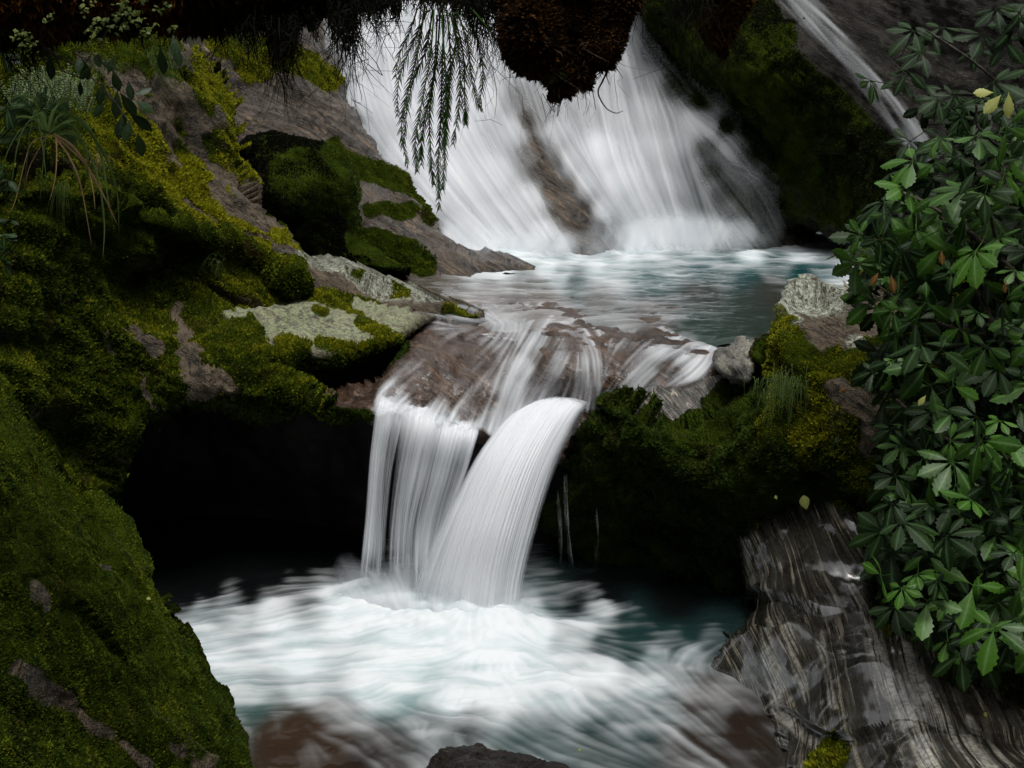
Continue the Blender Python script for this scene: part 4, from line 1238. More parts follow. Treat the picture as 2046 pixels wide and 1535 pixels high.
low_dens = [
    (300, 1080, 0), (450, 1070, 0), (600, 1070, 0), (700, 1085, 0), (520, 1105, 0), (400, 1150, 0), (340, 1180, 0), (650, 1110, 0.0), (540, 1150, 0.01), (1150, 1120, 0), (1300, 1140, 0), (1400, 1180, 0), (1450, 1220, 0), (1230, 1150, 0), (1330, 1235, 0.0), (1280, 1265, 0.04), (1380, 1260, 0.02),
    (400, 1120, 0.000), (500, 1130, 0.007), (600, 1130, 0.014), (680, 1140, 0.080), (420, 1175, 0.010), (500, 1175, 0.028), (600, 1180, 0.300), (380, 1195, 0.052), (680, 1185, 0.850), (400, 1215, 0.500), (450, 1220, 0.500), (540, 1225, 0.750), (700, 1220, 1.000), (800, 1230, 1.000), (900, 1250, 1.000), (1000, 1260, 1.000),
    (400, 1260, 0.750), (480, 1245, 0.600), (560, 1270, 0.850), (430, 1300, 0.800), (600, 1320, 0.950), (800, 1330, 0.920), (1000, 1340, 0.900), (460, 1350, 0.700), (500, 1385, 0.500), (600, 1380, 0.650), (750, 1390, 0.800), (900, 1400, 0.850), (1000, 1400, 0.820), (560, 1410, 0.300),
    (600, 1440, 0.054), (520, 1440, 0.054), (700, 1440, 0.270), (850, 1450, 0.390), (950, 1455, 0.300), (560, 1500, 0.063), (680, 1490, 0.135), (760, 1490, 0.158), (800, 1520, 0.120), (600, 1530, 0.090), (700, 1535, 0.068), (1080, 1270, 0.900), (1060, 1215, 0.500), (1100, 1200, 0.150),
    (1150, 1200, 0.100), (1200, 1215, 0.500), (1170, 1255, 0.600), (1230, 1180, 0.035), (1300, 1200, 0.010), (1400, 1230, 0.030), (1260, 1240, 0.080), (1120, 1285, 0.550), (1200, 1290, 0.200), (1280, 1290, 0.150), (1350, 1280, 0.150), (1420, 1280, 0.200), (1380, 1310, 0.450), (1300, 1320, 0.550),
    (1200, 1340, 0.750), (1100, 1340, 0.850), (1300, 1370, 0.600), (1380, 1350, 0.350), (1100, 1400, 0.750), (1200, 1400, 0.432), (1120, 1380, 0.850), (1300, 1430, 0.252), (1400, 1400, 0.216), (1330, 1420, 0.396), (1100, 1450, 0.300), (1200, 1460, 0.151), (1300, 1490, 0.130), (1400, 1480, 0.194),
    (1500, 1500, 0.108), (1200, 1520, 0.130), (1350, 1535, 0.130), (1450, 1535, 0.151), (1430, 1420, 0.288), (1480, 1440, 0.086), (1040, 1480, 0.210), (300, 1150, 0.000), (250, 1250, 0.400),
]
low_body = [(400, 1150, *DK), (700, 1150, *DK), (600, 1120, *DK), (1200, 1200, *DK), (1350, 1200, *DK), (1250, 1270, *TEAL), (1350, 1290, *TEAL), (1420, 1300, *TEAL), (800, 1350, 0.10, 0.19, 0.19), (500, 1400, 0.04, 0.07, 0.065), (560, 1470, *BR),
            (650, 1480, *BR), (600, 1530, *BR), (750, 1520, *BRD), (900, 1460, 0.03, 0.035, 0.032), (1100, 1470, *TEAL), (1250, 1450, *TEAL), (1200, 1530, 0.02, 0.035, 0.03), (1400, 1500, *BRD), (1450, 1430, *BRD), (1420, 1370, *BR), (1000, 1330, 0.10, 0.19, 0.19), (480, 1200, *DK)]
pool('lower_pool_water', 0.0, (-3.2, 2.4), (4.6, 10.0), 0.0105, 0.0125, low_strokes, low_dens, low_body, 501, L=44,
     mound=((740, 1180, 0.22, 0.06), (850, 1235, 0.28, 0.06), (950, 1250, 0.32, 0.06), (1020, 1255, 0.25, 0.04), (600, 1210, 0.3, 0.03), (1120, 1400, 0.12, 0.05), (920, 1480, 0.3, 0.05)), rough=0.03)

up_strokes = [
    [(950, 510), (1100, 520), (1300, 530), (1600, 540)], [(1000, 530), (1200, 545), (1500, 560)], [(1650, 500), (1400, 495), (1200, 490)], [(1600, 520), (1400, 520), (1250, 525)],
    [(1650, 580), (1400, 580), (1200, 585), (1000, 590), (840, 580)], [(1600, 610), (1300, 610), (1100, 612), (960, 615)], [(1550, 650), (1400, 640), (1250, 630), (1120, 640)], [(1500, 680), (1400, 680), (1330, 700)], [(860, 570), (960, 575), (1060, 580)],
]
up_dens = [
    (960, 515, 0.95), (1050, 505, 1), (1150, 500, 0.95), (1250, 490, 1), (1350, 485, 1), (1450, 480, 1), (1550, 480, 0.95), (1650, 488, 0.9), (1690, 495, 0.8), (1000, 530, 0.85), (1100, 530, 0.8), (1200, 520, 0.75), (1300, 505, 0.85), (1350, 520, 0.3), (1400, 500, 0.6),
    (1500, 500, 0.9), (1600, 505, 0.8), (1450, 515, 0.25), (1550, 520, 0.2), (1650, 520, 0.3), (1120, 545, 0.55), (1220, 540, 0.45), (1300, 535, 0.3), (1400, 540, 0.15), (1600, 545, 0.06), (1050, 555, 0.15), (1150, 560, 0.12), (1300, 560, 0.06), (1500, 560, 0.03),
    (850, 560, 0.018), (900, 580, 0.108), (980, 585, 0.198), (1080, 585, 0.228), (1200, 590, 0.168), (1300, 600, 0.150), (1400, 590, 0.048), (1500, 600, 0.024), (950, 610, 0.180), (1050, 615, 0.180), (1180, 620, 0.192), (1300, 625, 0.150), (1420, 630, 0.072), (1500, 650, 0.024), (1550, 620, 0.018),
    (1400, 660, 0.036), (1450, 670, 0.030), (1380, 685, 0.180),
]
G2 = (0.022, 0.032, 0.026)
up_body = [(1000, 500, 0.1, 0.18, 0.18), (1200, 530, 0.04, 0.09, 0.095), (1400, 530, 0.008, 0.045, 0.050), (1600, 540, 0.007, 0.045, 0.048), (1500, 515, 0.012, 0.055, 0.06), (1300, 550, 0.012, 0.055, 0.058), (1150, 560, 0.03, 0.06, 0.06), (900, 575, 0.07, 0.06, 0.05),
           (1000, 590, 0.09, 0.075, 0.07), (1200, 590, 0.07, 0.065, 0.06), (1400, 585, 0.03, 0.035, 0.03), (1550, 585, 0.028, 0.03, 0.024), (1500, 640, *G2), (1400, 650, 0.02, 0.035, 0.03), (1300, 630, 0.06, 0.05, 0.045), (1100, 620, 0.09, 0.065, 0.055), (950, 620, 0.09, 0.07, 0.06)]
pool('upper_pool_water', 1.45, (-2.2, 5.6), (9.15, 17.0), 0.012, 0.030, up_strokes, up_dens, up_body, 511, L=36,
     mound=((1000, 500, 0.5, 0.10), (1150, 490, 0.4, 0.08), (1300, 480, 0.6, 0.13), (1450, 475, 0.6, 0.1), (1600, 480, 0.5, 0.06)), rough=0.04, wave=0.008,
     lip=[(700, 590), (820, 605), (900, 632), (1000, 645), (1100, 655), (1200, 655), (1300, 662), (1350, 676), (1440, 692), (1600, 700)])

# ================================================================== PLANTS
def unit(v):
    v = np.asarray(v, float)
    return v / (np.linalg.norm(v) + 1e-9)


class MB:
    """collects pieces of one mesh"""

    def __init__(self):
        self.v, self.f3, self.f4, self.n = [], [], [], 0
        self.a = {'tint': [], 'mid': [], 'yel': []}

    def add(self, v, f, tint=0.5, mid=None, yel=0.0):
        v = np.asarray(v, float).reshape(-1, 3)
        f = np.asarray(f, int)
        (self.f3 if f.shape[1] == 3 else self.f4).append(f + self.n)
        self.v.append(v)
        self.n += len(v)
        self.a['tint'].append(np.full(len(v), tint) if np.isscalar(tint) else tint)
        self.a['mid'].append(np.zeros(len(v)) if mid is None else mid)
        self.a['yel'].append(np.full(len(v), yel))

    def build(self, name, mat, parent=None, smooth=True):
        V = np.concatenate(self.v)
        fs = []
        if self.f3:
            fs.append(np.concatenate(self.f3))
        if self.f4:
            fs.append(np.concatenate(self.f4))
        at = {k: np.concatenate(v) for k, v in self.a.items()}
        if parent is not None:
            return part(name, V, fs, mat, parent, at, smooth)
        o = mesh_obj(name, V, fs, mat, attrs=at, smooth=smooth)
        ORIG[o.name] = np.array(o.location)
        return o


def tube(path, radii, ns=8, rough=0.0, seed=1):
    path = np.asarray(path, float)
    n = len(path)
    radii = np.broadcast_to(np.asarray(radii, float), (n,))
    T = np.gradient(path, axis=0)
    T /= np.linalg.norm(T, axis=1, keepdims=True) + 1e-9
    ref = np.array([0.3, 1, 0.2]) if abs(T[:, 1]).mean() < 0.8 else np.array([1, 0, 0.2])
    A = np.cross(T, ref)
    A /= np.linalg.norm(A, axis=1, keepdims=True)
    B = np.cross(T, A)
    th = np.linspace(0, 2 * np.pi, ns, endpoint=False)
    N = A[:, None] * np.cos(th)[None, :, None] + B[:, None] * np.sin(th)[None, :, None]
    V = path[:, None] + N * radii[:, None, None]
    if rough:
        V = V + N * (rough * 2 * (fbm(V, 5, 4, seed) - 0.5))[..., None]
    i = np.arange(n * ns).reshape(n, ns)
    j = np.roll(i, -1, 1)
    F = np.stack([i[:-1], j[:-1], j[1:], i[1:]], -1).reshape(-1, 4)
    return V.reshape(-1, 3), F, N.reshape(-1, 3)


def add_tube(mb, path, radii, ns=6, tint=0.5):
    V, F, N = tube(path, radii, ns)
    mb.add(V, F, tint)


def ribbon(mb, path, widths, side, tint=0.5, fold=0.25, yel=0.0):
    path = np.asarray(path, float)
    n = len(path)
    T = np.gradient(path, axis=0)
    T /= np.linalg.norm(T, axis=1, keepdims=True) + 1e-9
    sd = np.broadcast_to(np.asarray(side, float), (n, 3))
    sd = sd - T * (sd * T).sum(1, keepdims=True)
    sd = sd / (np.linalg.norm(sd, axis=1, keepdims=True) + 1e-9)
    nn = np.cross(sd, T)
    w = np.broadcast_to(np.asarray(widths, float), (n,))[:, None]
    V = np.stack([path - sd * w + nn * w * fold, path, path + sd * w + nn * w * fold], 1)
    i = np.arange(n * 3).reshape(n, 3)
    F = np.concatenate([np.stack([i[:-1, k], i[:-1, k + 1], i[1:, k + 1], i[1:, k]], -1) for k in (0, 1)])
    mid = np.tile([0., 1., 0.], n)
    mb.add(V, F, tint, mid, yel)


def leaflet(mb, base, direction, normal, L, Wd, serr=0.1, droop=0.25, tint=0.5, rows=13, widest=0.62, yel=0.0):
    t = np.linspace(0, 1, rows)
    p = math.log(0.5) / math.log(widest)
    w = np.sin(np.pi * np.clip(t, 0, 1) ** p) ** 0.85 * Wd
    w[0] = Wd * 0.06
    w[-1] = 0.002
    if serr:
        w = w * (1 + serr * np.where(np.arange(rows) % 2 == 0, 1, -1) * sstep(0.35, 0.5, t))
    d, n = unit(direction), unit(normal)
    path = np.asarray(base) + np.outer(t * L, d) - np.outer(droop * L * t ** 2, n)
    ribbon(mb, path, w, np.cross(n, d), tint, 0.22, yel)


def palmate(mb, c, normal, heading, size, nl=5, tint=0.5, petiole=None, g=None, spread=1.85):
    n = unit(normal)
    h = unit(heading - n * (heading @ n))
    s = np.cross(n, h)
    angs = np.linspace(-spread, spread, nl) if nl > 1 else [0]
    for k, a in enumerate(angs):
        a = a + g.normal(0, 0.13)
        dv = h * math.cos(a) + s * math.sin(a)
        L = size * (1.0 - 0.32 * (abs(a) / spread) ** 1.5) * g.uniform(0.85, 1.1)
        st = c + dv * size * 0.08
        leaflet(mb, st, dv + n * g.uniform(-0.15, 0.2), n + 0.3 * (g.random(3) - 0.5), L, L * g.uniform(0.185, 0.245), 0.13, g.uniform(0.1, 0.4), np.clip(tint + g.normal(0, 0.12), 0, 1), rows=15)
        add_tube(mb, [c, st + dv * 0.01], 0.0016, 4, tint)
    if petiole is not None:
        add_tube(mb, spline([c, (c + petiole) / 2 - n * 0.01, petiole], 5), 0.0022, 4, tint)


g = np.random.default_rng(99)
MW = 1 / FPX     # metres per photo pixel at 1 m

# ---- the big palmate-leaved shrub
sh_poly = [(2120, 190), (1985, 210), (1900, 240), (1850, 300), (1800, 330), (1770, 400), (1735, 440), (1700, 500), (1700, 560), (1745, 600), (1760, 690), (1740, 760), (1770, 850), (1790, 960), (1770, 1030), (1740, 1120), (1760, 1210), (1850, 1230),
           (1900, 1310), (1960, 1320), (2050, 1290), (2120, 1300)]
shrub = empty('shrub', P(2040, 1250, 6.2))
tag(shrub, 'dense glossy shrub with hand shaped serrated leaves crowding the right edge', 'shrub')


def shrub_depth(px, py):
    return np.interp(py, [100, 500, 900, 1300], [6.6, 6.5, 6.2, 5.7]) - 0.0006 * (px - 1700)


trunks = [
    [(2200, 1250, 6.0), (2080, 1000, 6.2), (2030, 760, 6.4), (1960, 600, 6.5), (1880, 430, 6.6)],
    [(2110, 640, 6.3), (2000, 520, 6.4), (1890, 430, 6.5), (1790, 380, 6.6)],
    [(2120, 950, 6.0), (2000, 910, 6.1), (1880, 870, 6.2), (1790, 800, 6.4)],
    [(2140, 1000, 5.9), (2010, 1090, 5.9), (1900, 1120, 6.0), (1790, 1110, 6.1)],
    [(2030, 760, 6.4), (1950, 680, 6.5), (1830, 620, 6.5), (1740, 560, 6.6)],
    [(2120, 400, 6.3), (2040, 330, 6.4), (1960, 260, 6.5), (1950, 210, 6.5)],
    [(2140, 1180, 5.8), (2020, 1230, 5.8), (1930, 1270, 5.8)],
    [(2000, 520, 6.4), (1980, 420, 6.3), (2010, 320, 6.3)],
]
tr3 = [P(*spline(b, 24).T) for b in trunks]
for k, b in enumerate(tr3):
    r0 = [0.030, 0.022, 0.016, 0.016, 0.014, 0.012, 0.012, 0.010][k]
    mb = MB()
    V, F, N = tube(b + 0.012 * (fbm(b, 6, 2, k)[:, None] - 0.5) * np.array([1, 1, 1]), np.linspace(r0, r0 * 0.35, 24), 8, 0.004, k)
    mb.add(V, F)
    mb.build('branch', M['stem'], shrub)
allb = np.concatenate(tr3)

cand = []
fixed = [(1960, 880, 1.25), (1945, 1170, 1.3), (1860, 770, 1.15), (1730, 560, 1.0), (1985, 165, 1.0), (1810, 375, 1.0), (1830, 460, 1.0), (2010, 300, 1.1), (2030, 390, 1.1), (1830, 640, 1.0), (1880, 700, 1.0), (1780, 1100, 1.0), (1760, 1150, 0.9), (1900, 1010, 1.1),
         (1960, 1040, 1.0), (1860, 1250, 0.8), (1940, 1270, 0.9), (1780, 720, 0.9), (1960, 560, 1.1), (1850, 560, 1.0)]
for f in fixed:
    cand.append((f[0], f[1], f[2], 0))
tries = 0
sp = smooth_poly(sh_poly, 1)
while len(cand) < 460 and tries < 40000:
    tries += 1
    x, y = g.uniform(1690, 2110), g.uniform(185, 1320)
    layer = 0 if len(cand) < 165 else 1
    if not inside(sp, np.array([x]), np.array([y]))[0]:
        continue
    md = 40 if layer == 0 else 24
    if any((x - c[0]) ** 2 + (y - c[1]) ** 2 < md ** 2 for c in cand if c[3] == layer):
        continue
    cand.append((x, y, g.uniform(0.55, 1.2), layer))
leaves = []
for (x, y, s, layer) in cand:
    d = float(shrub_depth(x, y)) + (g.uniform(-0.35, 0.1) if layer == 0 else g.uniform(0.15, 0.6))
    c = P(x, y, d)
    leaves.append((x, y, s, layer, c))
leaves.sort(key=lambda q: (q[3], -q[2]))
mbd = MB()
mbl = MB()
for k, (x, y, s, layer, c) in enumerate(leaves):
    j = np.argmin(((allb - c) ** 2).sum(1))
    away = unit(c - allb[j])
    size = s * 0.152 if layer == 0 else s * 0.158
    tip = 0.25 if layer == 0 else 0.6
    nrm = unit(np.array([g.normal(-0.15, 0.45), -0.62 + g.normal(0, 0.3), 0.7 + g.normal(0, 0.35)]))
    head = unit(np.array([g.normal(-0.25, 0.6), -0.3, -0.75 + g.normal(0, 0.4)]) + 0.4 * away)
    pet = c - head * size * 0.75 + nrm * -0.03
    pet = pet + 0.25 * (allb[j] - pet)
    nl = int(g.choice([3, 4, 5, 5, 5, 6]))
    if k < 100:
        mb = MB()
        palmate(mb, c, nrm, head, size, nl, g.uniform(0.2, 0.9), pet, g)
        bright = s > 1.05 or g.random() < (0.45 if y < 950 else 0.2)  # lower leaves more often get the copy with shade in its colour
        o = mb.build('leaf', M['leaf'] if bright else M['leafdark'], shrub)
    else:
        palmate(mbd if layer == 1 or g.random() < 0.4 else mbl, c, nrm, head, size, nl, g.uniform(0.1, 0.8), pet, g)  # back layer all takes the shade-coloured leaf
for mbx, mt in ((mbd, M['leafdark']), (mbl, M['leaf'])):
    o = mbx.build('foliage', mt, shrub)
    o['kind'] = 'stuff'
# a few pale yellow and orange leaflets
for (x, y, hx, hz, L, mt, lb) in [(1985, 185, -0.9, 0.05, 0.085, 'leafyellow', 'pale yellow leaf'), (2000, 190, -0.5, -0.5, 0.10, 'leafyellow', 'pale yellow leaf'), (2015, 185, 0.1, -1, 0.10, 'leafyellow', 'pale yellow leaf'),
                              (1880, 500, 0.2, -1, 0.06, 'leaforange', 'orange dying leaf'), (1780, 550, 0.3, -1, 0.075, 'leaforange', 'orange dying leaf'), (1755, 545, -0.5, -0.9, 0.06, 'leaforange', 'orange dying leaf'),
                              (2010, 560, 0.0, -1, 0.05, 'leaforange', 'orange dying leaf'), (1850, 790, -0.5, -0.7, 0.05, 'leafyellow', 'small yellow leaf')]:
    mb = MB()
    c = P(x, y, shrub_depth(x, y) - 0.4)
    leaflet(mb, c, (hx, -0.2, hz), (0.1, -0.9, 0.4), L, L * 0.24, 0.12, 0.2)
    o = mb.build('leaf', M[mt], shrub)
    o['label'] = lb

# ---- dark sparse shrub top right
sh2 = empty('shrub', P(2060, 150, 7.0))
tag(sh2, 'sparse dark shrub with drooping leaves against the wet cliff at top right', 'shrub')
tw = [[(2160, 250, 7.0), (2040, 200, 7.1), (1940, 120, 7.2), (1850, 60, 7.3)], [(2040, 200, 7.1), (1950, 190, 7.1), (1850, 180, 7.2), (1790, 130, 7.3)], [(2160, 80, 6.9), (2060, 40, 7.0), (1990, 20, 7.1)], [(1950, 190, 7.1), (1900, 240, 7.1), (1850, 250, 7.2)]]
t3 = [P(*spline(b, 20).T) for b in tw]
for b in t3:
    mb = MB()
    add_tube(mb, b, np.linspace(0.010, 0.004, 20), 6)
    mb.build('branch', M['stem'], sh2)
ab = np.concatenate(t3)
for k in range(38):
    j = g.integers(6, len(ab))
    c = ab[j] + g.normal(0, 0.09, 3)
    mb = MB()
    palmate(mb, c, unit([g.normal(0, .4), -0.6, 0.6 + g.normal(0, .3)]), unit([g.normal(-0.2, .6), -0.2, -0.8]), g.uniform(0.11, 0.17), int(g.choice([4, 5, 5])), g.uniform(0, 0.7), ab[j], g)
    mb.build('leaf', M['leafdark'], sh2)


# ---- mossy branch overhead
def R_from(o, V, F, N, mossval=1.0):
    X, Y = project(V)
    return dict(o=o, V=V, F=F, N=N, X=X, Y=Y, at={'moss': np.full(len(V), mossval)})


log = empty('tree_branch', P(300, -60, 4.6))
tag(log, 'thick moss hung tree branch crossing the top edge of the view', 'branch')
lp = P(*spline([(-260, -70, 4.3), (0, -50, 4.5), (250, -62, 4.6), (480, -70, 4.65), (700, -75, 4.7), (900, -85, 4.75), (1150, -120, 4.8), (1500, -150, 4.9)], 90).T)
lr = np.interp(np.linspace(0, 1, 90), [0, 0.15, 0.3, 0.45, 0.58, 0.7, 0.85, 1.0], [0.26, 0.205, 0.175, 0.17, 0.13, 0.115, 0.10, 0.09])
V, F, N = tube(lp, lr, 48, 0.06, 5)
wood = part('wood', V, F, M['bark'], log, {'moss': np.ones(len(V)), 'lichen': np.zeros(len(V))})
RL = R_from(wood, V, F, N)
RL['o'] = log
tufts(RL, M['mossbrown'], 16000, 0.026, name='moss', hang=0.25, seed=301, yel=lambda x, y, n: 0.8 * (x < 350), aspect=0.22, kind='stuff')  # left end lightened, the light on it put into the moss colour
tufts(RL, M['mossdark'], 2200, 0.022, name='moss', hang=0.3, seed=302, aspect=0.35, kind='stuff')


def strands(mb, roots, lens, r=0.002, curl=0.3, seed=1, n=9):
    gg = np.random.default_rng(seed)
    for p, L in zip(roots, lens):
        t = np.linspace(0, 1, n)
        a = gg.normal(0, 1, 3) * curl * L * 0.25
        b = gg.normal(0, 1, 3) * curl * L * 0.12
        path = p + np.outer(t, [0, 0, -L]) + np.outer(t ** 2, a) + np.outer(np.sin(t * gg.uniform(5, 11)), b)
        ribbon(mb, path, r * (1 - 0.75 * t), gg.normal(0, 1, 3), gg.random())


# hanging fringe of rootlets, denser where the photo shows shaggy tails
mb = MB()
roots, lens = [], []
for (x0, x1, ytop, L, cnt) in [(60, 420, 60, 0.06, 420), (420, 530, 60, 0.10, 260), (520, 600, 70, 0.13, 420), (575, 640, 50, 0.06, 150), (655, 720, 40, 0.16, 420), (700, 800, 20, 0.09, 420), (760, 800, 20, 0.14, 120), (800, 1010, 10, 0.07, 500),
                          (900, 960, 20, 0.13, 200), (940, 1010, 0, 0.18, 160), (1240, 1300, -20, 0.08, 160), (1340, 1420, -20, 0.14, 260), (0, 90, 80, 0.13, 300)]:
    for _ in range(cnt):
        x = g.uniform(x0, x1)
        roots.append(P(x, ytop - g.uniform(0, 45), 4.6 + g.uniform(-0.12, 0.12)))
        cl_ = float(vnoise(np.array([[x / 13.0, 3.3]]), 4)[0]) ** 2.2 * 2.2
        lens.append(min(1.3 * L, L * (0.25 + cl_)) * g.uniform(0.3, 1.35) * (0.5 + 0.8 * math.sin(math.pi * (x - x0) / (x1 - x0))))
strands(mb, roots, lens, 0.0020, 0.9, 5)
o = mb.build('fringe', M['mossblack'], log)
o['kind'] = 'stuff'
# pale leafy lichens on the branch
for (x, y, s) in [(255, 25, 1.3), (240, 10, 1.0), (275, 40, 1.1), (190, 60, 1.0), (205, 40, .8), (40, 70, .9), (60, 78, .6), (235, 55, .9), (170, 10, .8), (320, 20, .7), (190, 78, .8), (95, 40, .6), (300, 62, .8), (60, 95, .7), (345, 60, .6)]:
    mb = MB()
    c = P(x, y, 4.28)
    for k in range(16):
        q = c + np.array([g.normal(0, .016), g.normal(0, .008), g.normal(0, .016)]) * s
        leaflet(mb, q, g.normal(0, 1, 3), unit([g.normal(0, .4), -1, .5]), 0.022 * s * g.uniform(.4, 1.1), 0.008 * s * g.uniform(.4, 1.1), 0.35, 0.2, g.random(), rows=7)
    mb.build('lichen', M['lichenleaf'], log)

# hanging moss clumps
for (nm, lab, path, rad, mt, dn, sz, yl) in [
    ('hanging_moss', 'large shaggy brown moss clump with pale green leaves hanging before the waterfall', [(1120, -140, 4.5), (1125, -20, 4.5), (1128, 60, 4.5), (1125, 120, 4.5), (1130, 160, 4.5), (1132, 188, 4.5)], [0.165, 0.155, 0.14, 0.10, 0.065, 0.03], 'mossbrown', 50000, 0.021, 0.1),
    ('hanging_moss', 'smaller rusty moss tail hanging in front of the dark cliff', [(1432, -140, 4.9), (1436, -20, 4.9), (1442, 40, 4.9), (1446, 85, 4.9), (1450, 112, 4.9)], [0.09, 0.095, 0.088, 0.06, 0.012], 'mossbrown', 60000, 0.016, 0.45)]:
    p3 = P(*spline(path, 40).T)
    V, F, N = tube(p3, np.interp(np.linspace(0, 1, 40), np.linspace(0, 1, len(rad)), rad), 40, 0.13, 9)
    if rad[1] > 0.1:
        for (lx, ly0, lx1, ly1, lr, ls) in [(1035, -60, 1042, 92, 0.07, 1), (1075, 0, 1080, 152, 0.075, 2), (1150, 20, 1152, 172, 0.07, 3), (1195, -20, 1205, 132, 0.065, 4), (1225, -60, 1232, 70, 0.045, 5), (1110, 60, 1112, 196, 0.05, 6), (1015, -80, 1010, 30, 0.05, 7)]:
            q3 = P(*spline([(lx, ly0, 4.46), ((lx + lx1) / 2, (ly0 + ly1) / 2, 4.40), (lx1, ly1, 4.44)], 24).T)
            v_, f_, n_ = tube(q3, np.interp(np.linspace(0, 1, 24), [0, .3, .7, 1], [lr, lr, lr * .75, lr * .12]), 28, 0.07, 20 + ls)
            F = np.concatenate([F, f_ + len(V)])
            V, N = np.concatenate([V, v_]), np.concatenate([N, n_])
    cen = p3.mean(0)
    ro = empty(nm, P(path[1][0], -60, path[1][2]))
    tag(ro, lab, 'moss')
    part('core', V, F, M['bark'], ro, {'moss': np.ones(len(V))})
    R = R_from(ro, V, F, N)
    tufts(R, M[mt], dn, sz, name='moss', hang=0.35, seed=310 + len(lab), yel=lambda x, y, n, yl=yl: yl + 0 * x, aspect=0.35, kind='stuff')
    mb = MB()
    ids = g.integers(len(V) // 3, len(V), 900 if rad[1] > 0.1 else 160)
    strands(mb, V[ids], g.uniform(0.02, 0.11, len(ids)) * g.random(len(ids)), 0.0013, 2.2, 17)
    o = mb.build('rootlets', M['root'], ro)
    o['kind'] = 'stuff'
    if rad[1] > 0.1:
        mb = MB()
        for (x, y) in [(1092, 150), (1105, 147), (1125, 140), (1090, 140), (1130, 145), (1050, 60), (1100, 155), (1140, 155)]:
            for k in range(5):
                leaflet(mb, P(x + g.normal(0, 4), y + g.normal(0, 4), 4.37), g.normal(0, 1, 3), (0, -1, .4), 0.016, 0.007, 0.2, 0.1, g.random(), rows=6)
        mb.build('leaves', M['lichenleaf'], ro)
        mb = MB()
        add_tube(mb, P(*spline([(1228, 60, 4.45), (1226, 110, 4.42), (1205, 160, 4.4), (1195, 185, 4.4), (1210, 215, 4.4), (1230, 226, 4.4), (1245, 222, 4.4)], 30).T), np.linspace(0.004, 0.001, 30), 5)
        add_tube(mb, P(*spline([(1236, 40, 4.45), (1240, 90, 4.42), (1222, 130, 4.4), (1185, 160, 4.4), (1190, 218, 4.4)], 30).T), np.linspace(0.003, 0.001, 30), 5)
        add_tube(mb, P(*spline([(1215, 30, 4.4), (1222, 90, 4.38), (1210, 140, 4.38), (1218, 170, 4.38)], 30).T), np.linspace(0.003, 0.001, 30), 5)
        mb.build('root', M['root'], ro)

# ---- hanging tassel fern
tf = empty('hanging_fern', P(880, 20, 4.55))
tag(tf, 'drooping green tassel fern with herringbone strands hanging in front of white water', 'fern')
fr = [
    [(855, 20), (845, 90), (830, 180), (822, 260), (832, 335)], [(870, 20), (862, 110), (850, 200), (842, 280), (845, 345)], [(885, 30), (880, 140), (880, 250), (878, 340), (876, 420)], [(880, 20), (872, 120), (862, 220), (866, 310), (872, 370)],
    [(845, 15), (830, 60), (812, 110), (806, 155)], [(860, 20), (840, 80), (824, 150), (820, 235)], [(895, 25), (905, 110), (905, 200), (895, 290)], [(905, 20), (920, 90), (930, 160), (945, 225)], [(915, 20), (935, 80), (945, 150), (942, 215)],
    [(930, 20), (960, 70), (980, 100), (985, 130)], [(940, 20), (975, 50), (995, 90), (1000, 128)], [(890, 20), (893, 120), (890, 220), (884, 300)], [(900, 30), (912, 120), (914, 200), (908, 250)], [(868, 20), (856, 100), (836, 180), (828, 290)],
    [(875, 30), (868, 160), (858, 260), (856, 330)], [(882, 30), (886, 180), (884, 280), (880, 380)], [(898, 20), (900, 90), (888, 180), (878, 260)],
]
for k, path in enumerate(fr):
    q = spline(path, max(12, int(sum(math.dist(a, b) for a, b in zip(path, path[1:])) / 6.5)))
    dd = 4.5 + g.uniform(-0.08, 0.08) + np.linspace(0, 0.05, len(q))
    xo = g.normal(0, 5)
    p3 = P(880 + (q[:, 0] - 880) * 1.3 + xo * np.linspace(0, 1, len(q)) + 3 * np.sin(np.linspace(0, g.uniform(3, 8), len(q))), q[:, 1], dd)
    mb = MB()
    n = len(p3)
    ribbon(mb, p3, np.linspace(0.0030, 0.0010, n), (1, 0.3, 0), g.random())
    T = np.gradient(p3, axis=0)
    T /= np.linalg.norm(T, axis=1, keepdims=True)
    for j in range(int(n * 0.16), n - 1):
        t = j / n
        for sgn in (-1, 1):
            if g.random() < 0.12:
                continue
            a = sgn * g.uniform(0.38, 0.55)
            sdv = unit(np.cross(T[j], [0.1, 1, 0]) + g.normal(0, 0.25, 3))
            dv = T[j] * math.cos(a) + sdv * math.sin(a)
            L = g.uniform(0.026, 0.040) * (1 - 0.5 * t ** 4)
            ribbon(mb, p3[j] + np.outer(np.linspace(0, 1, 4), dv) * L - np.outer(np.linspace(0, 1, 4) ** 2, [0, 0, 0.003]), np.array([0.0014, 0.0017, 0.0012, 0.0003]), np.cross(dv, [0, 1, 0]), g.random() * 0.3 + 1.0 * t - 0.25)
    mb.build('frond', M['tassel'], tf)

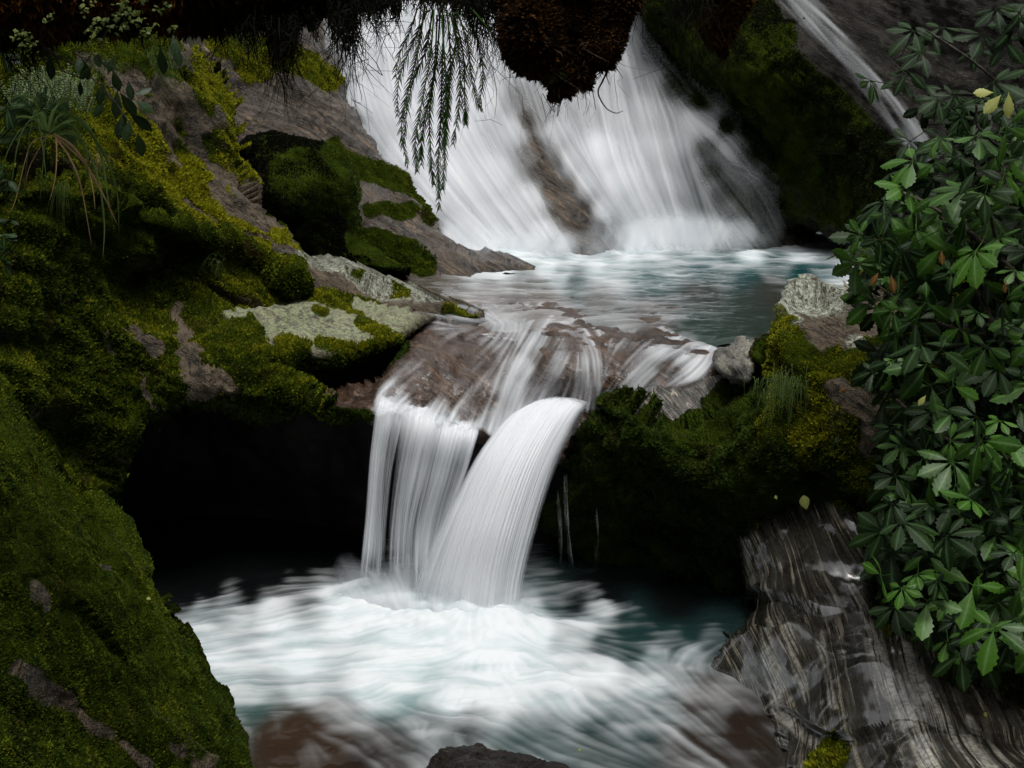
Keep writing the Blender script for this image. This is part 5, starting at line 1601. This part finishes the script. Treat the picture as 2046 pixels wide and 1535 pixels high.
# ---- leafy twig hanging at the left
twig = empty('hanging_twig', P(60, 80, 4.5))
tag(twig, 'thin dark twig with oval leaves drooping below the mossy branch on the left', 'twig')
tp = [[(60, 70), (110, 110), (150, 130), (200, 170), (230, 205), (255, 240), (270, 270)], [(150, 130), (170, 125), (185, 105)], [(110, 110), (125, 140), (160, 155)], [(230, 205), (215, 190), (205, 165)], [(200, 90), (215, 60), (240, 40)]]
mb = MB()
pts3 = []
for b in tp:
    q = P(*np.c_[spline(b, 26), np.full(26, 4.45)].T)
    add_tube(mb, q, np.linspace(0.004, 0.0018, 26), 5)
mb.build('stem', M['stem'], twig)
for (x, y, hx, hz, L) in [(100, 112, -.2, -1, 46), (165, 118, .1, -1, 40), (190, 100, .3, -1, 34), (155, 150, .2, 1, 34), (160, 160, -.2, -1, 30), (205, 165, -.3, -1, 44), (215, 150, .4, 1, 32), (225, 140, .2, -1, 40), (240, 185, .5, -1, 50), (235, 180, -.2, -1, 55),
                          (250, 225, -.4, -1, 40), (258, 225, .7, -.7, 50), (270, 200, .9, -.6, 42), (255, 160, .3, -1, 40), (245, 230, -.2, -1, 46), (275, 265, .15, -1, 46), (260, 240, -.3, -1, 42), (208, 205, -.6, -.8, 34), (345, 70, .2, -1, 46), (320, 95, -.05, -1, 50), (350, 90, .2, -.9, 40),
                          (180, 135, -.6, -.6, 30), (200, 125, .9, -.3, 30), (268, 190, .8, .4, 34)]:
    mb = MB()
    leaflet(mb, P(x, y, 4.43 + g.uniform(-.04, .04)), (hx, g.uniform(-.3, .3), hz), (g.normal(0, .5), -1, .3), L * 4.45 * MW, L * 4.45 * MW * 0.24, 0.0, 0.15, g.random(), rows=9)
    mb.build('leaf', M['twigleaf'], twig)


# ---- grasses and ferns
def blade_path(p, az, L, rise, droop, n=14):
    t = np.linspace(0, 1, n)
    h = np.array([math.cos(az), math.sin(az), 0])
    return p + np.outer(t, h) * L * 0.6 + np.outer(rise * t - droop * t ** 2, [0, 0, 1]) * L


tus = empty('tussock', P(95, 275, 7.35))
tag(tus, 'tussock of long arching strap leaves, some dry and tan, on the left bank', 'tussock')
base = P(95, 270, 7.3)
straps = [
    ([(100, 265), (130, 225), (190, 280), (230, 370), (238, 470)], 1, 'grass'), ([(100, 265), (150, 300), (200, 380), (235, 450)], .9, 'drygrass'), ([(105, 270), (135, 310), (160, 370), (183, 490)], .7, 'drygrass'),
    ([(95, 260), (80, 225), (40, 270), (20, 380)], 1, 'grass'), ([(80, 260), (70, 220), (60, 260), (45, 400)], .8, 'grass'), ([(85, 270), (75, 240), (85, 300), (95, 390)], .8, 'grass'), ([(100, 270), (60, 290), (30, 400), (15, 430)], .7, 'drygrass'),
    ([(110, 270), (112, 300), (110, 350), (100, 400)], .8, 'drygrass'), ([(100, 262), (160, 240), (200, 310), (215, 400), (225, 440)], 1, 'grass'), ([(105, 270), (150, 270), (190, 340), (207, 440), (205, 520)], 1, 'grass'), ([(98, 268), (55, 250), (20, 290), (-10, 380)], .9, 'grass'),
    ([(92, 268), (85, 330), (80, 400)], .6, 'grass'), ([(100, 268), (140, 250), (170, 300), (176, 350)], .8, 'grass'), ([(88, 262), (65, 235), (20, 240), (-20, 300)], .9, 'grass'), ([(96, 262), (110, 215), (140, 200), (180, 225)], .8, 'grass'), ([(90, 262), (70, 200), (40, 190), (5, 215)], .8, 'grass'),
    ([(110, 272), (170, 330), (185, 380), (190, 420)], .5, 'drygrass'), ([(94, 270), (60, 330), (48, 380)], .5, 'drygrass'),
]
for (pp, w, mt) in straps:
    q = spline(pp, 22)
    dd = 7.32 - 0.25 * np.sin(np.linspace(0, 1.6, 22)) + g.uniform(-.05, .05)
    mb = MB()
    ribbon(mb, P(q[:, 0], q[:, 1], dd), 0.0105 * w * np.sin(np.linspace(0.5, np.pi, 22)) ** 0.6 + 0.0008, (0.6, -0.6, 0.5), g.random(), 0.3)
    mb.build('blade', M[mt], tus)

fern = empty('fern', P(70, 240, 7.6))
tag(fern, 'small grey green fern with feathery fronds on the upper left bank', 'fern')


def frond(mb, path3, w0, side, pin=26):
    n = len(path3)
    ribbon(mb, path3, np.linspace(0.004, 0.001, n), side, 0.4)
    T = np.gradient(path3, axis=0)
    T /= np.linalg.norm(T, axis=1, keepdims=True)
    for j in range(2, n):
        t = j / (n - 1)
        L = w0 * math.sin(math.pi * (0.12 + 0.86 * t)) ** 0.7
        for sg in (-1, 1):
            s_ = unit(np.cross(T[j], np.cross(side, T[j]))) if False else unit(np.asarray(side) - T[j] * (T[j] @ np.asarray(side)))
            dv = unit(s_ * sg + T[j] * 0.45)
            q = path3[j] + np.outer(np.linspace(0, 1, 4), dv) * L + np.outer(np.linspace(0, 1, 4) ** 2, [0, 0, -0.25 * L])
            ribbon(mb, q, np.array([.0055, .0055, .004, .0005]), T[j], g.random())


for (pp, w0) in [([(75, 245), (60, 215), (35, 195), (20, 200)], .045), ([(75, 245), (50, 240), (20, 255), (0, 275)], .045), ([(85, 245), (100, 215), (125, 205), (140, 220)], .045), ([(85, 250), (110, 235), (135, 240), (150, 260)], .04), ([(80, 245), (80, 210), (85, 185), (95, 175)], .04),
                 ([(75, 250), (45, 265), (15, 275), (-10, 280)], .045), ([(85, 255), (115, 265), (140, 275), (155, 290)], .035), ([(40, 380), (20, 370), (0, 375)], .04), ([(70, 240), (40, 220), (5, 225)], .04)]:
    q = spline(pp, 24)
    mb = MB()
    frond(mb, P(q[:, 0], q[:, 1], np.linspace(7.6, 7.45, 24)), w0, (0.5, -0.5, 0.6))
    mb.build('frond', M['fern'], fern)


def tuft(name, label, cat, px, py, d, n, L, spreadx, seed, mt='grass', wd=0.003, down=1.2, az0=None, group=None):
    gg = np.random.default_rng(seed)
    mb = MB()
    for k in range(n):
        p = P(px + gg.normal(0, spreadx), py + gg.normal(0, spreadx * 0.5), d)
        az = gg.uniform(0, 2 * math.pi) if az0 is None else az0 + gg.normal(0, 0.45)
        ribbon(mb, blade_path(p, az, L * gg.uniform(.5, 1.2), gg.uniform(0.6, 1.0), down * gg.uniform(0.7, 1.2), 10), wd * np.linspace(1, .1, 10), (0.7, -.5, .3), gg.random(), .2)
    o = mb.build(name, M[mt])
    tag(o, label, cat, group)
    return o


tuft('grass_tuft', 'thick tuft of green grass beside the bare ridge high on the left bank', 'grass tuft', 312, 128, 9.9, 160, 0.24, 22, 1, down=1.5, az0=-0.8, wd=0.0032)
tuft('grass_tuft', 'small grass tuft behind the first one under the branch', 'grass tuft', 205, 130, 9.2, 60, 0.16, 18, 2, down=1.3, wd=0.003)
tuft('grass_tuft', 'bright drooping grass on the flank of the right mossy boulder', 'grass tuft', 1565, 765, 7.75, 120, 0.17, 24, 3, down=1.9, az0=-2.1, wd=0.0026)
tuft('grass_tuft', 'thin grass tuft growing from the dark moss face below the ridge', 'grass tuft', 432, 520, 8.7, 14, 0.14, 10, 4, down=1.6, wd=0.0025)
tuft('grass_tuft', 'short tan grass tuft on the bank right of the tussock', 'grass tuft', 200, 320, 8.2, 24, 0.10, 14, 5, 'drygrass', down=1.2, wd=0.0025)
tuft('grass_tuft', 'tiny grass tuft with a dry blade in the moss of the right boulder', 'grass tuft', 1672, 878, 7.3, 9, 0.06, 5, 6, down=1.6, wd=0.0022)
tuft('grass_tuft', 'dark slender grass hanging beneath the tussock', 'grass tuft', 125, 375, 7.3, 40, 0.16, 10, 7, down=2.0, az0=-1.6, wd=0.0022)
tuft('grass_tuft', 'thin grass growing in yellow moss behind the ridge beside the falls', 'grass tuft', 490, 70, 13.3, 80, 0.2, 22, 8, down=1.4, wd=0.004)


def leafy(name, label, cat, spots, d, L, mt, seed):
    gg = np.random.default_rng(seed)
    ro = empty(name, P(spots[0][0], spots[0][1], d))
    tag(ro, label, cat)
    for (x, y) in spots:
        mb = MB()
        c = P(x, y, d + gg.uniform(-.05, .05))
        for k in range(5):
            a = gg.uniform(0, 2 * math.pi)
            leaflet(mb, c, (math.cos(a), -0.4, math.sin(a) * .7), (gg.normal(0, .3), -.6, .8), L * gg.uniform(.7, 1.2), L * 0.26, 0.0, 0.3, gg.random(), rows=8)
        add_tube(mb, spline([c, c + [0, .1, -.05], c + [-0.1, .2, -.12]], 5), .003, 4)
        mb.build('leaf_cluster', M[mt], ro)


leafy('leafy_seedling', 'broad leaved seedling at the left edge under the branch', 'seedling', [(10, 110), (0, 185), (14, 215)], 5.6, 0.07, 'leafdark', 1)
leafy('leafy_seedling', 'broad leaved seedling at the left edge beside the tussock', 'seedling', [(5, 340), (15, 360), (18, 440), (8, 470)], 6.4, 0.06, 'leafdark', 2)
leafy('leafy_seedling', 'dark leaved seedling low at the left edge in the moss', 'seedling', [(20, 470), (8, 500), (10, 530)], 6.6, 0.05, 'leafdark', 3)

heb = empty('low_bush', P(90, 200, 8.1))
tag(heb, 'fine twiggy green bush behind the fern on the left bank', 'bush')
mb = MB()
mbs = MB()
for k in range(90):
    b0 = P(g.uniform(25, 180), g.uniform(185, 230), 8.0 + g.uniform(-.2, .2))
    L = g.uniform(0.08, 0.17)
    q = b0 + np.outer(np.linspace(0, 1, 12), [g.normal(0, .35), g.normal(0, .3), 1]) * L
    ribbon(mbs, q, .0015, (1, 0, 0), g.random())
    for j in range(2, 12):
        for sg in (-1, 1):
            leaflet(mb, q[j], (sg, g.normal(0, .5), .6), (0, -.7, .7), 0.016, .004, 0, .1, g.random(), rows=4)
mb.build('foliage', M['grass'], heb)['kind'] = 'stuff'
mbs.build('stems', M['stem'], heb)

# ---- fallen leaves
for (x, y, d, L, a, mt, lb) in [(1605, 990, 7.52, 30, -1.3, 'leafyellow', 'large pale fallen leaf stuck to the dark rock under the right moss'), (1549, 990, 7.62, 9, -1.2, 'leafyellow', 'tiny white petal stuck to the dark schist beside the large fallen leaf'),
                                (1968, 1423, 5.55, 12, -1.2, 'leafyellow', 'tiny yellow leaf lying on the grey schist at lower right'), (292, 1196, 5.75, 10, 0.0, 'leafyellow', 'small cream leaf lying on the near left mossy boulder'),
                                (1690, 775, 7.35, 16, -2.6, 'leaforange', 'brown fallen leaf on the right mossy boulder'), (1155, 1500, 5.75, 8, 0.6, 'leafyellow', 'tiny leaf on the wet stone at the bottom edge')]:
    mb = MB()
    leaflet(mb, P(x, y, d - 0.06), (math.cos(a), -0.1, math.sin(a)), (0, -1, .5), L * d * MW, L * d * MW * .36, .05, .1, .5, rows=10, widest=.45)
    o = mb.build('fallen_leaf', M[mt])
    tag(o, lb, 'leaf')
